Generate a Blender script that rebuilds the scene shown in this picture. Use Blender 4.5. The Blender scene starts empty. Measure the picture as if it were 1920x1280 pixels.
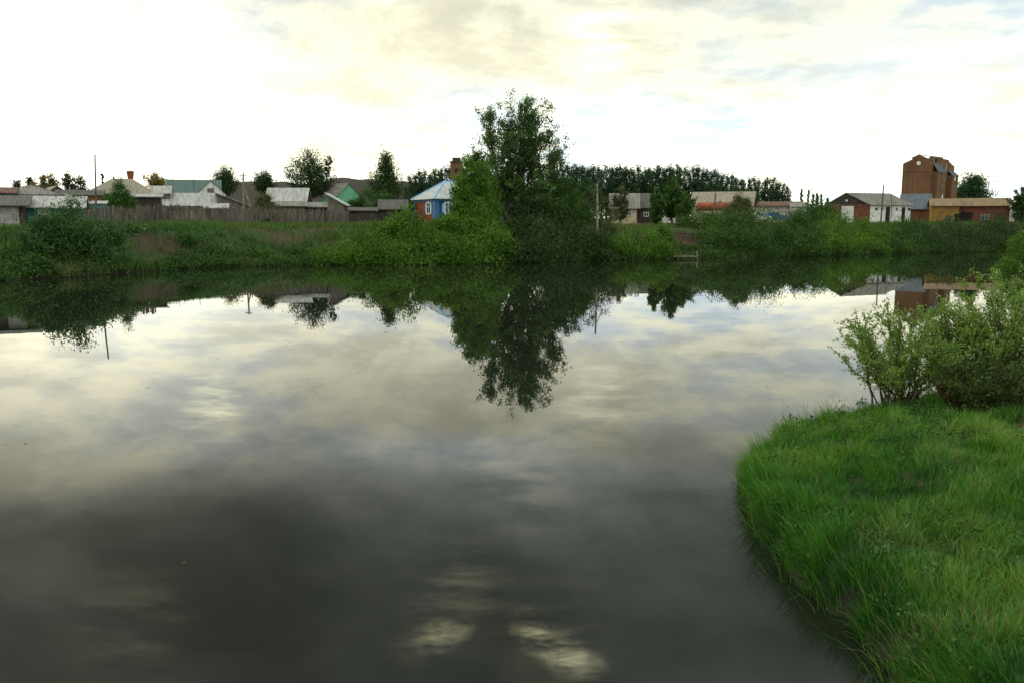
import bpy, math, random
import numpy as np
from mathutils import Vector, Matrix
random.seed(7); RNG = np.random.default_rng(7)
sc = bpy.context.scene
COL = sc.collection
R = math.radians

# ------------------------------------------------------------------ camera
F = 1600.0; CX, CY = 960.0, 640.0; HZ = 416.0; CAMH = 4.0
TH = math.atan((CY-HZ)/F)
cam_d = bpy.data.cameras.new('camera'); cam = bpy.data.objects.new('camera', cam_d); COL.objects.link(cam)
cam.location = (0, 0, CAMH); cam.rotation_euler = (math.pi/2-TH, 0, 0)
cam_d.sensor_width = 36; cam_d.lens = 36*F/1920; cam_d.clip_end = 6000; cam_d.clip_start = .1
sc.camera = cam
def P(px, py, D):
    xr = (px-CX)/F; yr = (CY-py)/F
    k = D/(math.cos(TH)+yr*math.sin(TH))
    return Vector((xr*k, D, CAMH+(-math.sin(TH)+yr*math.cos(TH))*k))
def G(px, py, z=0.0):
    xr = (px-CX)/F; yr = (CY-py)/F
    k = (z-CAMH)/(-math.sin(TH)+yr*math.cos(TH))
    return Vector((xr*k, (math.cos(TH)+yr*math.sin(TH))*k, z))

# ------------------------------------------------------------------ exposure, world, sun
sc.view_settings.view_transform = 'Standard'; sc.view_settings.look = 'None'
sc.view_settings.exposure = 0.0; sc.view_settings.gamma = 1.0
SUN_AZ, SUN_EL = R(-72), R(20)       # azimuth from +Y, negative = to the left
world = bpy.data.worlds.new('World'); sc.world = world; world.use_nodes = True
nt = world.node_tree; nt.nodes.clear()
class NB:
    """small node builder"""
    def __init__(s, nt): s.nt = nt
    def n(s, t, **kw):
        nd = s.nt.nodes.new(t)
        for k, v in kw.items(): setattr(nd, k, v)
        return nd
    def put(s, sock, v):
        if isinstance(v, bpy.types.NodeSocket): s.nt.links.new(v, sock)
        elif v is not None: sock.default_value = v
    def m(s, op, a, b=None, c=None, clamp=False):
        nd = s.n('ShaderNodeMath', operation=op, use_clamp=clamp)
        s.put(nd.inputs[0], a); s.put(nd.inputs[1], b); s.put(nd.inputs[2], c)
        return nd.outputs[0]
    def v(s, op, a, b=None, scale=None):
        nd = s.n('ShaderNodeVectorMath', operation=op)
        s.put(nd.inputs[0], a); s.put(nd.inputs[1], b)
        if scale is not None: s.put(nd.inputs['Scale'], scale)
        return nd.outputs['Value'] if op in ('DISTANCE', 'DOT_PRODUCT', 'LENGTH') else nd.outputs[0]
    def noise(s, vec, scale, detail=4, rough=.5, dist=0.0, out='Fac'):
        nd = s.n('ShaderNodeTexNoise'); s.put(nd.inputs['Vector'], vec)
        s.put(nd.inputs['Scale'], scale); nd.inputs['Detail'].default_value = detail
        nd.inputs['Roughness'].default_value = rough; nd.inputs['Distortion'].default_value = dist
        return nd.outputs[out]
    def ramp(s, fac, stops, mode='LINEAR'):
        nd = s.n('ShaderNodeValToRGB'); nd.color_ramp.interpolation = mode
        e = nd.color_ramp.elements
        while len(e) > 1: e.remove(e[-1])
        e[0].position = stops[0][0]
        def c4(c): return (c, c, c, 1) if isinstance(c, (int, float)) else (*c, 1)
        e[0].color = c4(stops[0][1])
        for p, c in stops[1:]:
            x = e.new(p); x.color = c4(c)
        s.put(nd.inputs[0], fac); return nd.outputs[0]
    def mix(s, fac, a, b, mode='MIX'):
        nd = s.n('ShaderNodeMix', data_type='RGBA', blend_type=mode)
        s.put(nd.inputs[0], fac)
        for i, v in ((6, a), (7, b)):
            if isinstance(v, tuple) and len(v) == 3: v = (*v, 1)
            s.put(nd.inputs[i], v)
        return nd.outputs[2]
    def mapr(s, v, a, b, c=0, d=1, smooth=True):
        nd = s.n('ShaderNodeMapRange'); nd.interpolation_type = 'SMOOTHSTEP' if smooth else 'LINEAR'
        s.put(nd.inputs[0], v)
        for i, x in enumerate((a, b, c, d)): s.put(nd.inputs[i+1], x)
        return nd.outputs[0]
b = NB(nt)
def stretch_w(v):
    mp = b.n('ShaderNodeMapping'); b.put(mp.inputs[0], v); mp.inputs['Rotation'].default_value = (0, 0, R(-38)); mp.inputs['Scale'].default_value = (3.0, 9.0, 1); return mp.outputs[0]
sky = b.n('ShaderNodeTexSky', sky_type='NISHITA', sun_disc=False, sun_elevation=SUN_EL, sun_rotation=SUN_AZ)
sky.air_density = 1.0; sky.dust_density = 2.0
dirv = b.v('NORMALIZE', b.n('ShaderNodeTexCoord').outputs['Generated'])
sp = b.n('ShaderNodeSeparateXYZ'); b.put(sp.inputs[0], dirv)
zc = b.m('MAXIMUM', sp.outputs[2], 0.0)
den = b.m('ADD', zc, 0.17)
cb = b.n('ShaderNodeCombineXYZ')
b.put(cb.inputs[0], b.m('DIVIDE', sp.outputs[0], den)); b.put(cb.inputs[1], b.m('DIVIDE', sp.outputs[1], den))
pl = cb.outputs[0]                                   # cloud layer seen in perspective
warp = b.noise(pl, 0.35, 2, out='Color')
plw = b.v('ADD', pl, b.v('SCALE', b.v('SUBTRACT', warp, (.5, .5, .5)), scale=1.1))
nA = b.noise(plw, 0.85, 5, .52)                      # large cloud masses
nB = b.noise(plw, 4.2, 8, .60)                       # puffs
nC = b.noise(b.v('ADD', pl, (31.0, 7.0, 3.0)), 1.1, 3, .5)
zz = b.m('ADD', zc, b.m('MULTIPLY', b.m('SUBTRACT', nA, .5), .06))
bright = b.ramp(zz, [(0, .82), (.07, .72), (.13, .585), (.19, .52), (.255, .47), (.305, .215), (.37, .155), (.44, .125), (.60, .42), (.8, .92), (1, .95)])
bright = b.m('MULTIPLY', bright, 2.0)
back = b.m('MULTIPLY', b.mapr(sp.outputs[1], .1, -.4, 0, 1), b.mapr(zc, .02, .5, .35, 1.0))            # brightness added to the unseen sky behind the camera, fills the facing sides
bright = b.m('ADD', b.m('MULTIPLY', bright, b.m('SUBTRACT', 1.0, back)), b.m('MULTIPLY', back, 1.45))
puff = b.mapr(nB, .34, .66, .86, 1.22)
puff2 = b.m('ADD', 1.0, b.m('MULTIPLY', b.m('SUBTRACT', b.mapr(nA, .36, .64), .5), b.mapr(zz, .2, .3, .14, 1.0)))
bright = b.m('MULTIPLY', b.m('MULTIPLY', bright, puff), puff2)
def dir_of(px, py, mirrored):                        # sky direction seen at a picture point (mirrored = seen in the water)
    p = P(px, py, 1.0)-Vector((0, 0, CAMH))
    if mirrored: p.z = -p.z
    return tuple(p.normalized())
glow = b.v('DISTANCE', dirv, dir_of(60, 190, False))
bright = b.m('MULTIPLY', bright, b.m('ADD', 1.0, b.mapr(glow, .34, 0.0, 0, .55)))
tint = b.mix(b.m('MULTIPLY', b.mapr(nC, .36, .60), b.mapr(nB, .66, .40)), (1.0, .975, .74), (.82, .945, 1.0))
tint = b.mix(b.mapr(zz, .24, .30, 0, .85), tint, (.90, .98, .93))
tint = b.mix(b.mapr(glow, .6, .1, 0, .5), tint, (1.0, .93, .66))
cloud = b.v('MULTIPLY', tint, b.mix(1.0, (0, 0, 0), bright))
# breaks in the high cloud deck
streak = b.mapr(b.noise(stretch_w(pl), 1.0, 6, .62), .42, .66)
for (px, py, r, s) in ((806, 1194, .024, 2.2), (838, 1188, .022, 2.6), (868, 1184, .018, 1.4), (770, 1192, .04, .9), (975, 1168, .024, 2.0), (1005, 1188, .026, 2.6), (1032, 1210, .028, 3.4), (1062, 1230, .032, 4.2), (1098, 1250, .028, 2.4), (1040, 1200, .09, .45), (250, 1185, .09, .4), (980, 905, .09, .5), (860, 1110, .08, .6), (400, 762, .05, 1.2), (1120, 750, .07, .8)):
    dd = b.v('DISTANCE', b.v('ADD', dirv, b.v('SCALE', b.v('SUBTRACT', b.noise(dirv, 22, 5, .65, out='Color'), (.5, .5, .5)), scale=.035)), dir_of(px, py, True))
    g = b.m('MULTIPLY', b.m('MULTIPLY', b.mapr(dd, r, 0), s), streak)
    cloud = b.v('ADD', cloud, b.v('MULTIPLY', b.mix(1.0, (0, 0, 0), g), (1.0, .93, .55)))
cover = b.mapr(b.noise(b.v('ADD', pl, (5., 19., 0.)), .9, 4, .55), .25, .42, .78, .985)
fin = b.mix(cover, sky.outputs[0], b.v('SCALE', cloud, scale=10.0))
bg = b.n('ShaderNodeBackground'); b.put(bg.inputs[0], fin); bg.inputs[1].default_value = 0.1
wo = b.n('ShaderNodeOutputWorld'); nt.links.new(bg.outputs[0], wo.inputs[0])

sd_ = bpy.data.lights.new('sun', 'SUN'); sd_.energy = 0.9; sd_.angle = R(18); sd_.color = (1, .88, .68)
sun = bpy.data.objects.new('sun', sd_); COL.objects.link(sun)
sdir = Vector((math.sin(SUN_AZ)*math.cos(SUN_EL), math.cos(SUN_AZ)*math.cos(SUN_EL), math.sin(SUN_EL)))
sun.rotation_euler = sdir.to_track_quat('Z', 'Y').to_euler(); sun.location = (0, 0, 60)

# ------------------------------------------------------------------ materials
def new_mat(name):
    m = bpy.data.materials.new(name); m.use_nodes = True; m.node_tree.nodes.clear()
    nb = NB(m.node_tree); out = nb.n('ShaderNodeOutputMaterial'); return m, nb, out
def princ(nb, out, col, rough=.8, bump=None, metal=0.0, spec=.3, bs=.4, bd=.05):
    p = nb.n('ShaderNodeBsdfPrincipled')
    nb.put(p.inputs['Base Color'], (*col, 1) if isinstance(col, tuple) and len(col) == 3 else col)
    nb.put(p.inputs['Roughness'], rough); p.inputs['Metallic'].default_value = metal
    p.inputs['Specular IOR Level'].default_value = spec
    if bump is not None:
        bm = nb.n('ShaderNodeBump'); bm.inputs['Strength'].default_value = bs; bm.inputs['Distance'].default_value = bd
        nb.put(bm.inputs['Height'], bump); nb.nt.links.new(bm.outputs[0], p.inputs['Normal'])
    nb.nt.links.new(p.outputs[0], out.inputs[0]); return p
def obj_co(nb): return nb.n('ShaderNodeTexCoord').outputs['Object']
def stretch(nb, co, s):
    mp = nb.n('ShaderNodeMapping'); nb.put(mp.inputs[0], co); mp.inputs['Scale'].default_value = s; return mp.outputs[0]
def mix3(a, b_, t): return tuple(a[i]*(1-t)+b_[i]*t for i in range(3))
def m_plain(name, c, c2=None, scale=1.5, rough=.85):
    m, nb, out = new_mat(name); c2 = c2 or mix3(c, (0, 0, 0), .35)
    n = nb.noise(obj_co(nb), scale, 6, .65)
    princ(nb, out, nb.mix(nb.mapr(n, .38, .62), c, c2), rough, n); return m
def m_wood(name, c, c2, per=6.0, axis=0, rough=.9):
    m, nb, out = new_mat(name); co = obj_co(nb)
    sx = [.8, .8, .8]; sx[axis] = per
    n = nb.noise(stretch(nb, co, tuple(s*.9 for s in sx)), 1.0, 3, .6)
    n2 = nb.noise(stretch(nb, co, tuple(8 if i == axis else .35 for i in range(3))), 4.0, 3, .6)
    n3 = nb.noise(co, .45, 3, .6)
    col = nb.mix(nb.mapr(nb.m('ADD', nb.m('MULTIPLY', n, .6), nb.m('MULTIPLY', n2, .4)), .38, .60), c, c2)
    col = nb.mix(nb.mapr(n3, .5, .7, 0, .5), col, mix3(c2, (0, 0, 0), .3))
    princ(nb, out, col, rough, n, bs=.6); return m
def m_roof(name, c, c2, per=5.0, axis=0, rust=(.14, .06, .03), rust_amt=.3, rough=.6, metal=0.0):
    m, nb, out = new_mat(name); co = obj_co(nb)
    sp_ = nb.n('ShaderNodeSeparateXYZ'); nb.put(sp_.inputs[0], co)
    w = nb.m('SINE', nb.m('MULTIPLY', sp_.outputs[axis], per*6.28))
    seam = nb.mapr(w, .86, 1.0, 0, .35)
    sx = [.35, .35, .35]; sx[axis] = 2.2
    n = nb.noise(stretch(nb, co, tuple(sx)), 1.3, 6, .65)
    n2 = nb.noise(co, .7, 6, .7)
    col = nb.mix(nb.mapr(n, .36, .64), c, c2)
    col = nb.mix(nb.mapr(n2, .55, .72, 0, rust_amt), col, rust)
    col = nb.mix(seam, col, mix3(c, (0, 0, 0), .5))
    princ(nb, out, col, rough, w, metal, bs=.5, bd=.03); return m
def m_brick(name, c, c2, mortar, sc_=1.0, yaw_axis=0):
    m, nb, out = new_mat(name); co = obj_co(nb)
    sp_ = nb.n('ShaderNodeSeparateXYZ'); nb.put(sp_.inputs[0], co)
    cbn = nb.n('ShaderNodeCombineXYZ'); nb.put(cbn.inputs[0], nb.m('ADD', sp_.outputs[0], sp_.outputs[1])); nb.put(cbn.inputs[1], sp_.outputs[2])
    bt = nb.n('ShaderNodeTexBrick'); nb.put(bt.inputs['Vector'], cbn.outputs[0])
    bt.inputs['Scale'].default_value = sc_; bt.inputs['Color1'].default_value = (*c, 1); bt.inputs['Color2'].default_value = (*c2, 1)
    bt.inputs['Mortar'].default_value = (*mortar, 1); bt.inputs['Brick Width'].default_value = .26; bt.inputs['Row Height'].default_value = .085
    bt.inputs['Mortar Size'].default_value = .008
    n = nb.noise(co, .35, 6, .65); n2 = nb.noise(stretch(nb, co, (1.2, 1.2, .15)), .8, 5, .6)
    col = nb.mix(nb.mapr(n, .42, .66, 0, .55), bt.outputs[0], mix3(c2, (.05, .03, .02), .55))
    col = nb.mix(nb.mapr(n2, .52, .7, 0, .45), col, mix3(c, (.35, .25, .16), .5))
    princ(nb, out, col, .9, n, bs=.2); return m
def m_glass(name):
    m, nb, out = new_mat(name); princ(nb, out, (.03, .04, .05), .12, None, 0, .6); return m
def m_leaf(name, cols, trans=.3):
    m, nb, out = new_mat(name)
    at = nb.n('ShaderNodeAttribute', attribute_name='tone')
    k = len(cols)-1
    col = nb.ramp(at.outputs['Fac'], [(i/k, c) for i, c in enumerate(cols)])
    d = nb.n('ShaderNodeBsdfDiffuse'); nb.put(d.inputs[0], col)
    t = nb.n('ShaderNodeBsdfTranslucent'); nb.put(t.inputs[0], nb.mix(.35, col, (.16, .20, .02), 'ADD') if trans > .29 else col)
    g = nb.n('ShaderNodeBsdfGlossy'); g.inputs[0].default_value = (.5, .55, .5, 1); g.inputs['Roughness'].default_value = .45
    mx = nb.n('ShaderNodeMixShader'); mx.inputs[0].default_value = trans
    nb.nt.links.new(d.outputs[0], mx.inputs[1]); nb.nt.links.new(t.outputs[0], mx.inputs[2])
    m2 = nb.n('ShaderNodeMixShader'); m2.inputs[0].default_value = .035
    nb.nt.links.new(mx.outputs[0], m2.inputs[1]); nb.nt.links.new(g.outputs[0], m2.inputs[2])
    nb.nt.links.new(m2.outputs[0], out.inputs[0]); return m

M = {}
M['leaf_dark'] = m_leaf('leaf_dark', [(.016, .032, .008), (.030, .062, .014), (.050, .092, .022)], .25)
M['leaf_mid'] = m_leaf('leaf_mid', [(.022, .050, .010), (.042, .098, .014), (.075, .150, .022)], .28)
M['leaf_lime'] = m_leaf('leaf_lime', [(.028, .072, .008), (.062, .146, .011), (.125, .235, .018)], .3)
M['leaf_grey'] = m_leaf('leaf_grey', [(.022, .054, .014), (.046, .102, .024), (.086, .165, .040)], .28)
M['leaf_olive'] = m_leaf('leaf_olive', [(.045, .055, .018), (.075, .085, .028), (.11, .12, .045)], .28)
M['leaf_pop'] = m_leaf('leaf_pop', [(.028, .068, .018), (.058, .128, .028), (.105, .190, .042)], .28)
M['leaf_far'] = m_leaf('leaf_far', [(.012, .036, .014), (.026, .064, .024), (.044, .095, .034)], .15)
M['leaf_pine'] = m_leaf('leaf_pine', [(.020, .032, .012), (.045, .052, .018), (.085, .070, .022)], .25)
M['leaf_gold_lit'] = m_leaf('leaf_gold_lit', [(.06, .05, .012), (.13, .10, .02), (.24, .16, .03)], .35)  # warm light through the leaves is put into their colour
M['leaf_near'] = m_leaf('leaf_near', [(.065, .125, .022), (.165, .275, .045), (.31, .43, .11)], .42)
M['leaf_near_dark'] = m_leaf('leaf_near_dark', [(.030, .045, .010), (.045, .085, .014), (.085, .120, .022)], .3)
M['leaf_rust'] = m_leaf('leaf_rust', [(.040, .020, .008), (.075, .032, .010), (.13, .045, .012)], .25)
M['grass_near'] = m_leaf('grass_near', [(.013, .056, .008), (.030, .132, .010), (.084, .225, .014), (.16, .240, .04), (.24, .18, .09)], .25)
M['grass_far'] = m_leaf('grass_far', [(.022, .045, .010), (.030, .090, .012), (.060, .150, .018), (.11, .11, .035), (.16, .11, .06)], .2)
M['bark'] = m_plain('bark', (.06, .045, .032), (.03, .024, .018), 3, .95)
M['bark_pale'] = m_plain('bark_pale', (.28, .25, .20), (.12, .10, .08), 3, .95)
M['bark_twig'] = m_plain('bark_twig', (.085, .060, .035), (.04, .03, .02), 6, .9)
M['glass'] = m_glass('glass')
M['white'] = m_plain('white_paint', (.74, .74, .70), (.58, .58, .54), 2)
M['blue'] = m_plain('blue_paint', (.03, .15, .34), (.02, .10, .24), 3, .6)
M['blue_pale'] = m_plain('blue_pale', (.20, .46, .72), (.14, .36, .60), 3, .6)
M['blue_dark'] = m_wood('blue_dark', (.022, .055, .11), (.016, .035, .07), 4)
M['teal'] = m_wood('teal_paint', (.06, .19, .165), (.045, .13, .12), 4)
M['mint'] = m_wood('mint_paint', (.16, .42, .26), (.10, .30, .19), 4)
M['wood_grey'] = m_wood('wood_grey', (.20, .175, .14), (.085, .07, .055), 5)
M['wood_fence'] = m_wood('wood_fence', (.155, .130, .105), (.055, .046, .038), 7)
M['wood_dark'] = m_wood('wood_dark', (.07, .052, .040), (.03, .024, .02), 5)
M['wood_brown'] = m_wood('wood_brown', (.24, .09, .035), (.11, .045, .022), 5)
M['wood_log'] = m_wood('wood_log', (.27, .085, .035), (.13, .04, .02), 4.5, 2)
M['plaster_beige'] = m_plain('plaster_beige', (.50, .42, .28), (.36, .29, .19), .9)
M['plaster_ochre'] = m_plain('plaster_ochre', (.27, .16, .04), (.20, .11, .03), .9)
M['plaster_white'] = m_plain('plaster_white', (.70, .68, .64), (.48, .46, .43), 1.2)
M['plaster_red'] = m_plain('plaster_red', (.15, .050, .028), (.10, .036, .022), 1.2)
M['roof_silver'] = m_roof('roof_silver', (.40, .41, .40), (.29, .30, .29), 1.3, 0, rust_amt=.12)
M['roof_white'] = m_roof('roof_white', (.37, .36, .335), (.22, .215, .195), 1.2, 0, (.2, .15, .1), .35)
M['roof_grey'] = m_roof('roof_grey', (.20, .185, .155), (.11, .10, .085), 3, 0, (.06, .055, .04), .5)
M['roof_dark'] = m_roof('roof_dark', (.085, .075, .065), (.045, .04, .036), 3, 0, (.03, .03, .02), .4)
M['roof_slate'] = m_roof('roof_slate', (.085, .10, .115), (.05, .058, .066), 3, 0, (.05, .04, .03), .4)
M['roof_beige'] = m_roof('roof_beige', (.25, .215, .155), (.17, .145, .105), 3, 0, (.12, .10, .07), .4)
M['roof_tan'] = m_roof('roof_tan', (.21, .135, .060), (.13, .085, .042), 3, 0, (.20, .09, .04), .5)
M['roof_teal'] = m_roof('roof_teal', (.075, .125, .11), (.055, .095, .085), 2, 0, (.05, .1, .1), .2)
M['roof_rust'] = m_roof('roof_rust', (.14, .055, .03), (.07, .035, .02), 3, 0, (.2, .08, .04), .5)
M['brick'] = m_brick('brick', (.17, .073, .028), (.125, .053, .021), (.15, .11, .07))
M['brick_dark'] = m_brick('brick_dark', (.20, .062, .03), (.15, .048, .022), (.18, .13, .09))
M['rust'] = m_plain('rust', (.30, .075, .030), (.15, .045, .025), 1.5, .7)
M['concrete'] = m_plain('concrete', (.34, .33, .30), (.22, .21, .19), 2)
M['pole'] = m_wood('pole_wood', (.13, .11, .09), (.06, .05, .04), 8)
M['dark'] = m_plain('dark_opening', (.018, .015, .013), (.010, .009, .008), 2)
M['rubber'] = m_plain('rubber', (.02, .02, .02), (.012, .012, .012), 2)
M['car_white'] = m_plain('car_white', (.72, .73, .72), (.66, .67, .66), 2, .3)
M['car_blue'] = m_plain('car_blue', (.05, .13, .42), (.04, .11, .36), 2, .3)
M['tarp'] = m_plain('tarp', (.10, .34, .32), (.07, .25, .24), 3, .5)
M['litter'] = m_plain('litter', (.55, .53, .47), (.40, .38, .32), 4, .7)
M['orange'] = m_plain('orange', (.55, .13, .03), (.40, .09, .02), 4, .6)

# ------------------------------------------------------------------ numpy noise and ground height
_T = np.random.default_rng(3).random((256, 256))
def vn(x, y):
    x = np.asarray(x, float); y = np.asarray(y, float)
    xi = np.floor(x).astype(int); yi = np.floor(y).astype(int)
    fx = x-xi; fy = y-yi; fx = fx*fx*(3-2*fx); fy = fy*fy*(3-2*fy)
    g = lambda i, j: _T[i & 255, j & 255]
    return (g(xi, yi)*(1-fx)+g(xi+1, yi)*fx)*(1-fy)+(g(xi, yi+1)*(1-fx)+g(xi+1, yi+1)*fx)*fy
def fbm(x, y, o=4):
    s = 0; a = .5; t = 0
    for i in range(o):
        s = s+a*vn(x*2**i+17.3*i, y*2**i+5.1*i); t += a; a *= .5
    return s/t
SHORE = [(-1500, -40), (-300, 10), (-80, 38), (-50, 50), (-36, 57), (-32, 62), (-30, 69), (-27, 75), (-18, 79.5), (0, 84), (8, 88), (20, 94), (34, 100), (51, 110), (72, 119), (110, 128), (300, 190), (1500, 420)]
SX = np.array([p[0] for p in SHORE], float); SY = np.array([p[1] for p in SHORE], float)
def shore(x): return np.interp(x, SX, SY)+1.2*(fbm(np.asarray(x)*.16, 0*np.asarray(x)+3.3)-.5)*2
NEAR_PX = [(1810, 1420), (1690, 1262), (1606, 1165), (1520, 1085), (1452, 1010), (1412, 950), (1398, 890), (1412, 838), (1450, 803), (1520, 782), (1600, 772), (1700, 756), (1830, 738), (2000, 722)]
NEAR = [tuple(G(px, py, .35).xy) for px, py in NEAR_PX]
NEAR = NEAR+[(22, 16.5), (60, 10), (60, -30), (5, -30), (3.6, -4), (3.3, 2)]
NP_ = np.array(NEAR)
def near_sd(x, y):
    x = np.asarray(x, float); y = np.asarray(y, float)
    d = np.full(x.shape, 1e9); ins = np.zeros(x.shape, bool)
    n = len(NP_)
    for i in range(n):
        ax, ay = NP_[i]; bx, by = NP_[(i+1) % n]
        ex, ey = bx-ax, by-ay; t = np.clip(((x-ax)*ex+(y-ay)*ey)/(ex*ex+ey*ey), 0, 1)
        d = np.minimum(d, np.hypot(x-ax-t*ex, y-ay-t*ey))
        c = ((ay > y) != (by > y)) & (x < (bx-ax)*(y-ay)/(by-ay+1e-12)+ax); ins ^= c
    return np.where(ins, d, -d)
def RAG(x, y): return -.10+.62*(fbm(x*1.1, y*1.1)-.5)+.28*(fbm(x*4.2+9, y*4.2, 2)-.5)
def gz(x, y):
    x = np.asarray(x, float); y = np.asarray(y, float)
    d = y-shore(x)
    d = np.where(d > 0, d*np.interp(x, [-34, -24, -4, 6, 30, 50], [1, .62, .62, .75, .75, 1]), d)
    zf = np.interp(d, [-8, -1, 0, 1.2, 5, 9, 14, 40, 120, 400, 2500], [-2, -.5, -.06, .35, .9, 2.2, 3.2, 3.6, 4.7, 5, 5])
    zf = zf+np.clip(d/3, 0, 1)*.45*(fbm(x*.22, y*.22)-.5)*np.clip(1.6-d/60, .2, 1)
    sdn = near_sd(x, y)+RAG(x, y)
    zn = np.interp(sdn, [-2.5, -.25, 0, .12, .35, 1.2, 4, 12], [-2, -.6, -.06, .22, .38, .55, .85, 1.3])
    zn = zn+np.clip(sdn, 0, 1)*.42*(fbm(x*.8, y*.8)-.5)
    zb = np.interp(-y, [45, 52, 70, 200], [-2, .2, 3, 4])
    return np.maximum(np.maximum(zf, zn), np.maximum(zb, -2))
def gz1(x, y): return float(gz(np.array([x]), np.array([y]))[0])

# ------------------------------------------------------------------ object helpers
def tag(o, label=None, cat=None, group=None, kind=None):
    if label: o['label'] = label
    if cat: o['category'] = cat
    if group: o['group'] = group
    if kind: o['kind'] = kind
    return o
def empty(name, loc, rz=0, label=None, cat=None, group=None):
    o = bpy.data.objects.new(name, None); COL.objects.link(o); o.location = loc; o.rotation_euler = (0, 0, rz)
    o.empty_display_size = .2
    return tag(o, label, cat, group)
def link(name, me, mat, parent=None, smooth=False):
    o = bpy.data.objects.new(name, me); COL.objects.link(o)
    if mat: me.materials.append(mat)
    if parent: o.parent = parent
    if smooth: me.polygons.foreach_set('use_smooth', np.ones(len(me.polygons), bool))
    return o
def mesh_np(name, V, Q, tone=None):
    """V (n,3), Q (m,k) same-size faces"""
    V = np.ascontiguousarray(V, np.float32); Q = np.ascontiguousarray(Q, np.int32); m, k = Q.shape
    me = bpy.data.meshes.new(name)
    me.vertices.add(len(V)); me.vertices.foreach_set('co', V.ravel())
    me.loops.add(m*k); me.loops.foreach_set('vertex_index', Q.ravel())
    me.polygons.add(m); me.polygons.foreach_set('loop_start', np.arange(0, m*k, k, dtype=np.int32))
    me.update(calc_edges=True)
    if tone is not None:
        a = me.attributes.new('tone', 'FLOAT', 'FACE'); a.data.foreach_set('value', np.ascontiguousarray(tone, np.float32))
    return me
class MB:
    """collects solids for ONE mesh"""
    def __init__(s): s.v = []; s.f = []
    def add(s, vs, fs):
        o = len(s.v); s.v += [tuple(v) for v in vs]; s.f += [tuple(o+i for i in f) for f in fs]; return s
    def box(s, x0, x1, y0, y1, z0, z1):
        return s.add([(x0, y0, z0), (x1, y0, z0), (x1, y1, z0), (x0, y1, z0), (x0, y0, z1), (x1, y0, z1), (x1, y1, z1), (x0, y1, z1)],
                     [(3, 2, 1, 0), (4, 5, 6, 7), (0, 1, 5, 4), (1, 2, 6, 5), (2, 3, 7, 6), (3, 0, 4, 7)])
    def slab(s, poly, t):
        n = len(poly); vs = list(poly)+[(p[0], p[1], p[2]-t) for p in poly]
        fs = [tuple(range(n)), tuple(range(2*n-1, n-1, -1))]+[(i, n+i, n+(i+1) % n, (i+1) % n) for i in range(n)]
        return s.add(vs, fs)
    def prism(s, poly, axis, a0, a1):
        """poly of 2D points extruded along axis ('x': (y,z) points, 'y': (x,z) points, 'z': (x,y))"""
        mk = {'x': lambda p, a: (a, p[0], p[1]), 'y': lambda p, a: (p[0], a, p[1]), 'z': lambda p, a: (p[0], p[1], a)}[axis]
        n = len(poly); vs = [mk(p, a0) for p in poly]+[mk(p, a1) for p in poly]
        fs = [tuple(range(n)), tuple(range(2*n-1, n-1, -1))]+[(i, n+i, n+(i+1) % n, (i+1) % n) for i in range(n)]
        return s.add(vs, fs)
    def tube(s, pts, rad, sides=6, cap=True):
        pts = [Vector(p) for p in pts]; n = len(pts)
        if not hasattr(rad, '__len__'): rad = [rad]*n
        vs = []; 
        for i, p in enumerate(pts):
            d = (pts[min(i+1, n-1)]-pts[max(i-1, 0)]).normalized()
            u = d.cross(Vector((0.31, .95, .05))).normalized() if abs(d.y) < .9 else d.cross(Vector((1, 0, 0))).normalized()
            w = d.cross(u)
            for k in range(sides):
                a = 2*math.pi*k/sides; vs.append(p+(u*math.cos(a)+w*math.sin(a))*rad[i])
        fs = [(i*sides+k, i*sides+(k+1) % sides, (i+1)*sides+(k+1) % sides, (i+1)*sides+k) for i in range(n-1) for k in range(sides)]
        if cap: fs += [tuple(range(sides-1, -1, -1)), tuple(range((n-1)*sides, n*sides))]
        return s.add(vs, fs)
    def build(s, name, mat, parent=None, smooth=False, loc=None):
        me = bpy.data.meshes.new(name); me.from_pydata(s.v, [], s.f)
        import bmesh
        bm = bmesh.new(); bm.from_mesh(me); bmesh.ops.recalc_face_normals(bm, faces=bm.faces); bm.to_mesh(me); bm.free()
        me.update(); o = link(name, me, mat, parent, smooth)
        if loc is not None: o.location = loc
        return o
def copy_tree(o, parent=None):
    c = o.copy(); COL.objects.link(c)
    if parent: c.parent = parent
    for ch in list(o.children):
        if ch.users_collection: copy_tree(ch, c)
    return c

# ------------------------------------------------------------------ the setting: ground, water, hill
def axis_pts(segs):
    out = []
    for a, b_, st in segs: out += list(np.arange(a, b_, st))
    return np.array(out+[segs[-1][1]])
gx = axis_pts([(-1500, -300, 80), (-300, -100, 12), (-100, -48, 2.5), (-48, 1, .9), (1, 16, .22), (16, 80, .9), (80, 300, 9), (300, 1500, 80)])
gy = axis_pts([(-300, -40, 20), (-40, 2, 2.5), (2, 21, .22), (21, 50, 2), (50, 125, .75), (125, 200, 3), (200, 500, 15), (500, 2500, 100)])
XX, YY = np.meshgrid(gx, gy); ZZ = gz(XX, YY)
V = np.stack([XX.ravel(), YY.ravel(), ZZ.ravel()], 1); nx, ny = len(gx), len(gy)
i0 = (np.arange(ny-1)[:, None]*nx+np.arange(nx-1)[None, :]).ravel()
ground_me = mesh_np('ground', V, np.stack([i0, i0+1, i0+nx+1, i0+nx], 1))
m, nb, out = new_mat('ground_soil')
co = obj_co(nb); n1 = nb.noise(co, .22, 5, .6); n2 = nb.noise(co, 2.2, 6, .7); n3 = nb.noise(co, .06, 3, .5)
grn = nb.mix(nb.mapr(n2, .35, .65), (.012, .036, .007), (.034, .070, .014))
brn = nb.mix(nb.mapr(n2, .35, .65), (.066, .040, .022), (.036, .026, .016))
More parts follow.
